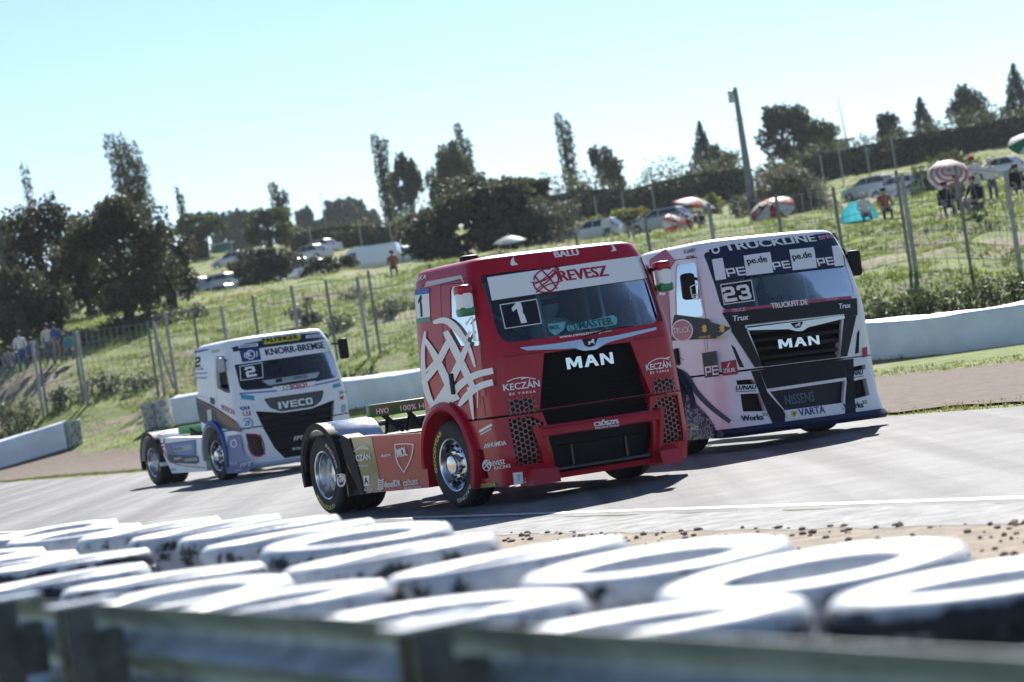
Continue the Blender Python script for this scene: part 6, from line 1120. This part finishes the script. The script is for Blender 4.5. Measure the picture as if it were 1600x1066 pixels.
# parasols and beach tent
def parasol(label, px, py, D, rad, cols, tilt, rings=False, ph=1.9, n=8, drop_=.35, az=0, name='parasol', cat='parasol'):
    o = empty(name, drop(px, py, D)); tag(o, label, cat, 'parasols on the bank'); tl = Matrix.Rotation(az, 3, 'Z') @ Matrix.Rotation(tilt, 3, 'X'); top = Vector((0, 0, ph))
    obj('pole', tube([(0, 0, -.15), top * .62, top, top + tl @ Vector((0, 0, .12))], .02, 6), mat('parasol_pole', (.5, .5, .5), .4, .5), o, 60)
    NR = 8; V = []; F = []; MI = []
    for k in range(n * 2):
        a = PI * k / n
        for j in range(NR + 1): t = j / NR; rr = rad * t * (1 - .035 * (k % 2)); V.append(top + tl @ Vector((rr * math.cos(a), rr * math.sin(a), -drop_ * rad * t ** 1.7)))
    for k in range(n * 2):
        for j in range(NR): q = ((k + 1) % (n * 2)) * (NR + 1); p = k * (NR + 1); F.append((p + j, q + j, q + j + 1, p + j + 1) if j else (p, q + 1, p + 1)); MI.append((j % 2) if rings else ((k // 2) % 2))
    c = obj('canopy', (V, F), list(cols), o, 40)
    for p, i in zip(c.data.polygons, MI): p.material_index = i
    sd = c.modifiers.new('t', 'SOLIDIFY'); sd.thickness = .008
    for k in range(n): a = 2 * PI * k / n; obj('rib', tube([top + tl @ Vector((0, 0, -.03)), top + tl @ Vector((rad * .55 * math.cos(a), rad * .55 * math.sin(a), -drop_ * rad * .36 - .025)), top + tl @ Vector((rad * .97 * math.cos(a), rad * .97 * math.sin(a), -drop_ * rad * .95 - .02))], .006, 4), STEEL, o)
    return o
pr, pw, pg, pgr = [leafmat('parasol_' + n, c, tuple(min(1, x * 1.1) for x in c), .45) for n, c in (('red', (.5, .05, .04)), ('white', (.7, .68, .66)), ('green', (.03, .3, .12)), ('pale', (.5, .55, .52)))]
parasol('pink and white ring-striped parasol tilted toward the track', 1490, 312, 102, .78, (mat('parasol_pink', (.55, .16, .16), .7), pw), R(48), True, 1.35, 10)
parasol('red and white parasol tilted sideways left of the lighting pole', 1098, 382, 156, 1.25, (pr, pw), R(18), False, 2.0, az=R(70)); parasol('low red and white parasol lying tilted, leftmost of the red parasols', 1066, 380, 157, .95, (pr, pw), R(60), False, .9, az=R(40))
parasol('red and white parasol right of the lighting pole behind number 23 truck', 1213, 376, 140, 1.15, (pr, pw), R(35), False, 1.25, az=R(-20)); parasol('green and white parasol cut by the right picture edge', 1625, 284, 100, .9, (pg, pw), R(30), False, 1.9)
parasol('pale open parasol just behind the red truck roof', 800, 402, 165, 1.0, (pgr, pw), R(8), False, 1.0)
tn = empty('beach_tent', drop(1342, 336, 109)); tn.scale = (.72, .72, .72); tag(tn, 'turquoise beach tent pitched among the right hand spectators', 'tent', None)
v, f = lathe([(1.0, 0), (.97, .35), (.8, .75), (.45, 1.02), (0, 1.12)], 12, 'z', (0, 0, 0), R(-10), R(190)); obj('canopy', (v, f), leafmat('turquoise_cloth', (.05, .38, .45), (.07, .45, .5), .4), tn, 60); obj('groundsheet', box((0, -.2, .02), (1.9, 1.6, .02)), C['blue'], tn)
hp = empty('hut', drop(352, 404, 300)); hp.scale = (.6, .6, .6); tag(hp, 'small green hut with pale flat roof right of the left oaks', 'hut'); obj('wall', box((0, 0, 1.1), (2.6, 2.2, 2.4)), mat('green_hut', (.05, .2, .17), .7), hp); obj('roof', box((-.2, 0, 2.42), (4.0, 2.8, .16)), mat('pale_roof', (.55, .55, .55), .7), hp)
hp = empty('house_roof', drop(1312, 262, 300)); tag(hp, 'low pale roofed pavilion beside the thin mast on the right skyline', 'pavilion'); obj('wall', box((0, 0, 1.6), (2.4, 2.4, 3.4)), mat('pavilion_wall', (.35, .4, .4), .7), hp); obj('roof', box((-.3, 0, 3.4), (4.4, 3, .22)), MT['pale_roof'], hp)
p = drop(1331, 262, 295); mt_ = empty('radio_mast', p); tag(mt_, 'thin radio mast standing on the right skyline', 'mast'); obj('mast_pole', tube([(0, 0, 0), (-.3, 0, at(1322, 150, 295).z - p.z)], [.12, .04], 6), DSTEEL, mt_)
p = drop(512, 362, 400); mt_ = empty('radio_mast', p); tag(mt_, 'pale thin mast on the left middle horizon', 'mast'); obj('mast_pole', tube([(0, 0, 0), (-.2, 0, at(508, 295, 400).z - p.z)], [.12, .05], 6), CONC, mt_)
for i, (px, py, D_, h) in enumerate([(492, 412, 255, 3), (568, 400, 255, 3), (614, 390, 255, 3), (654, 380, 255, 3), (935, 350, 250, 2.6), (978, 345, 250, 2.6), (1025, 338, 250, 2.6), (1290, 300, 245, 3.2), (1320, 296, 245, 3.2), (1362, 290, 245, 3.2), (1403, 284, 245, 3.2)]):
    q = drop(px, py, D_); f_ = empty('hill_post', q); tag(f_, f'thin concrete post in front of the hill hedges, {ORD[i]} from the left', 'post', 'posts along the hill hedges'); obj('shaft', tube([(0, 0, -.2), (0, 0, h)], .07, 6), CONC, f_, 60)
# ================================================================ HAZE
hz = MB().box((0, 2050, 30), (4200, 4500, 64)).build('haze', None); tag(hz, 'thin pale summer haze over the whole track and hill', 'haze', kind='stuff'); hm_ = bpy.data.materials.new('haze'); hm_.use_nodes = True; n_ = hm_.node_tree
n_.nodes.remove(n_.nodes['Principled BSDF']); pv = n_.nodes.new('ShaderNodeVolumePrincipled'); pv.inputs['Color'].default_value = (.82, .9, 1, 1); pv.inputs['Density'].default_value = .00009; pv.inputs['Anisotropy'].default_value = .3
n_.links.new(pv.outputs[0], n_.nodes['Material Output'].inputs['Volume']); hz.data.materials.append(hm_)
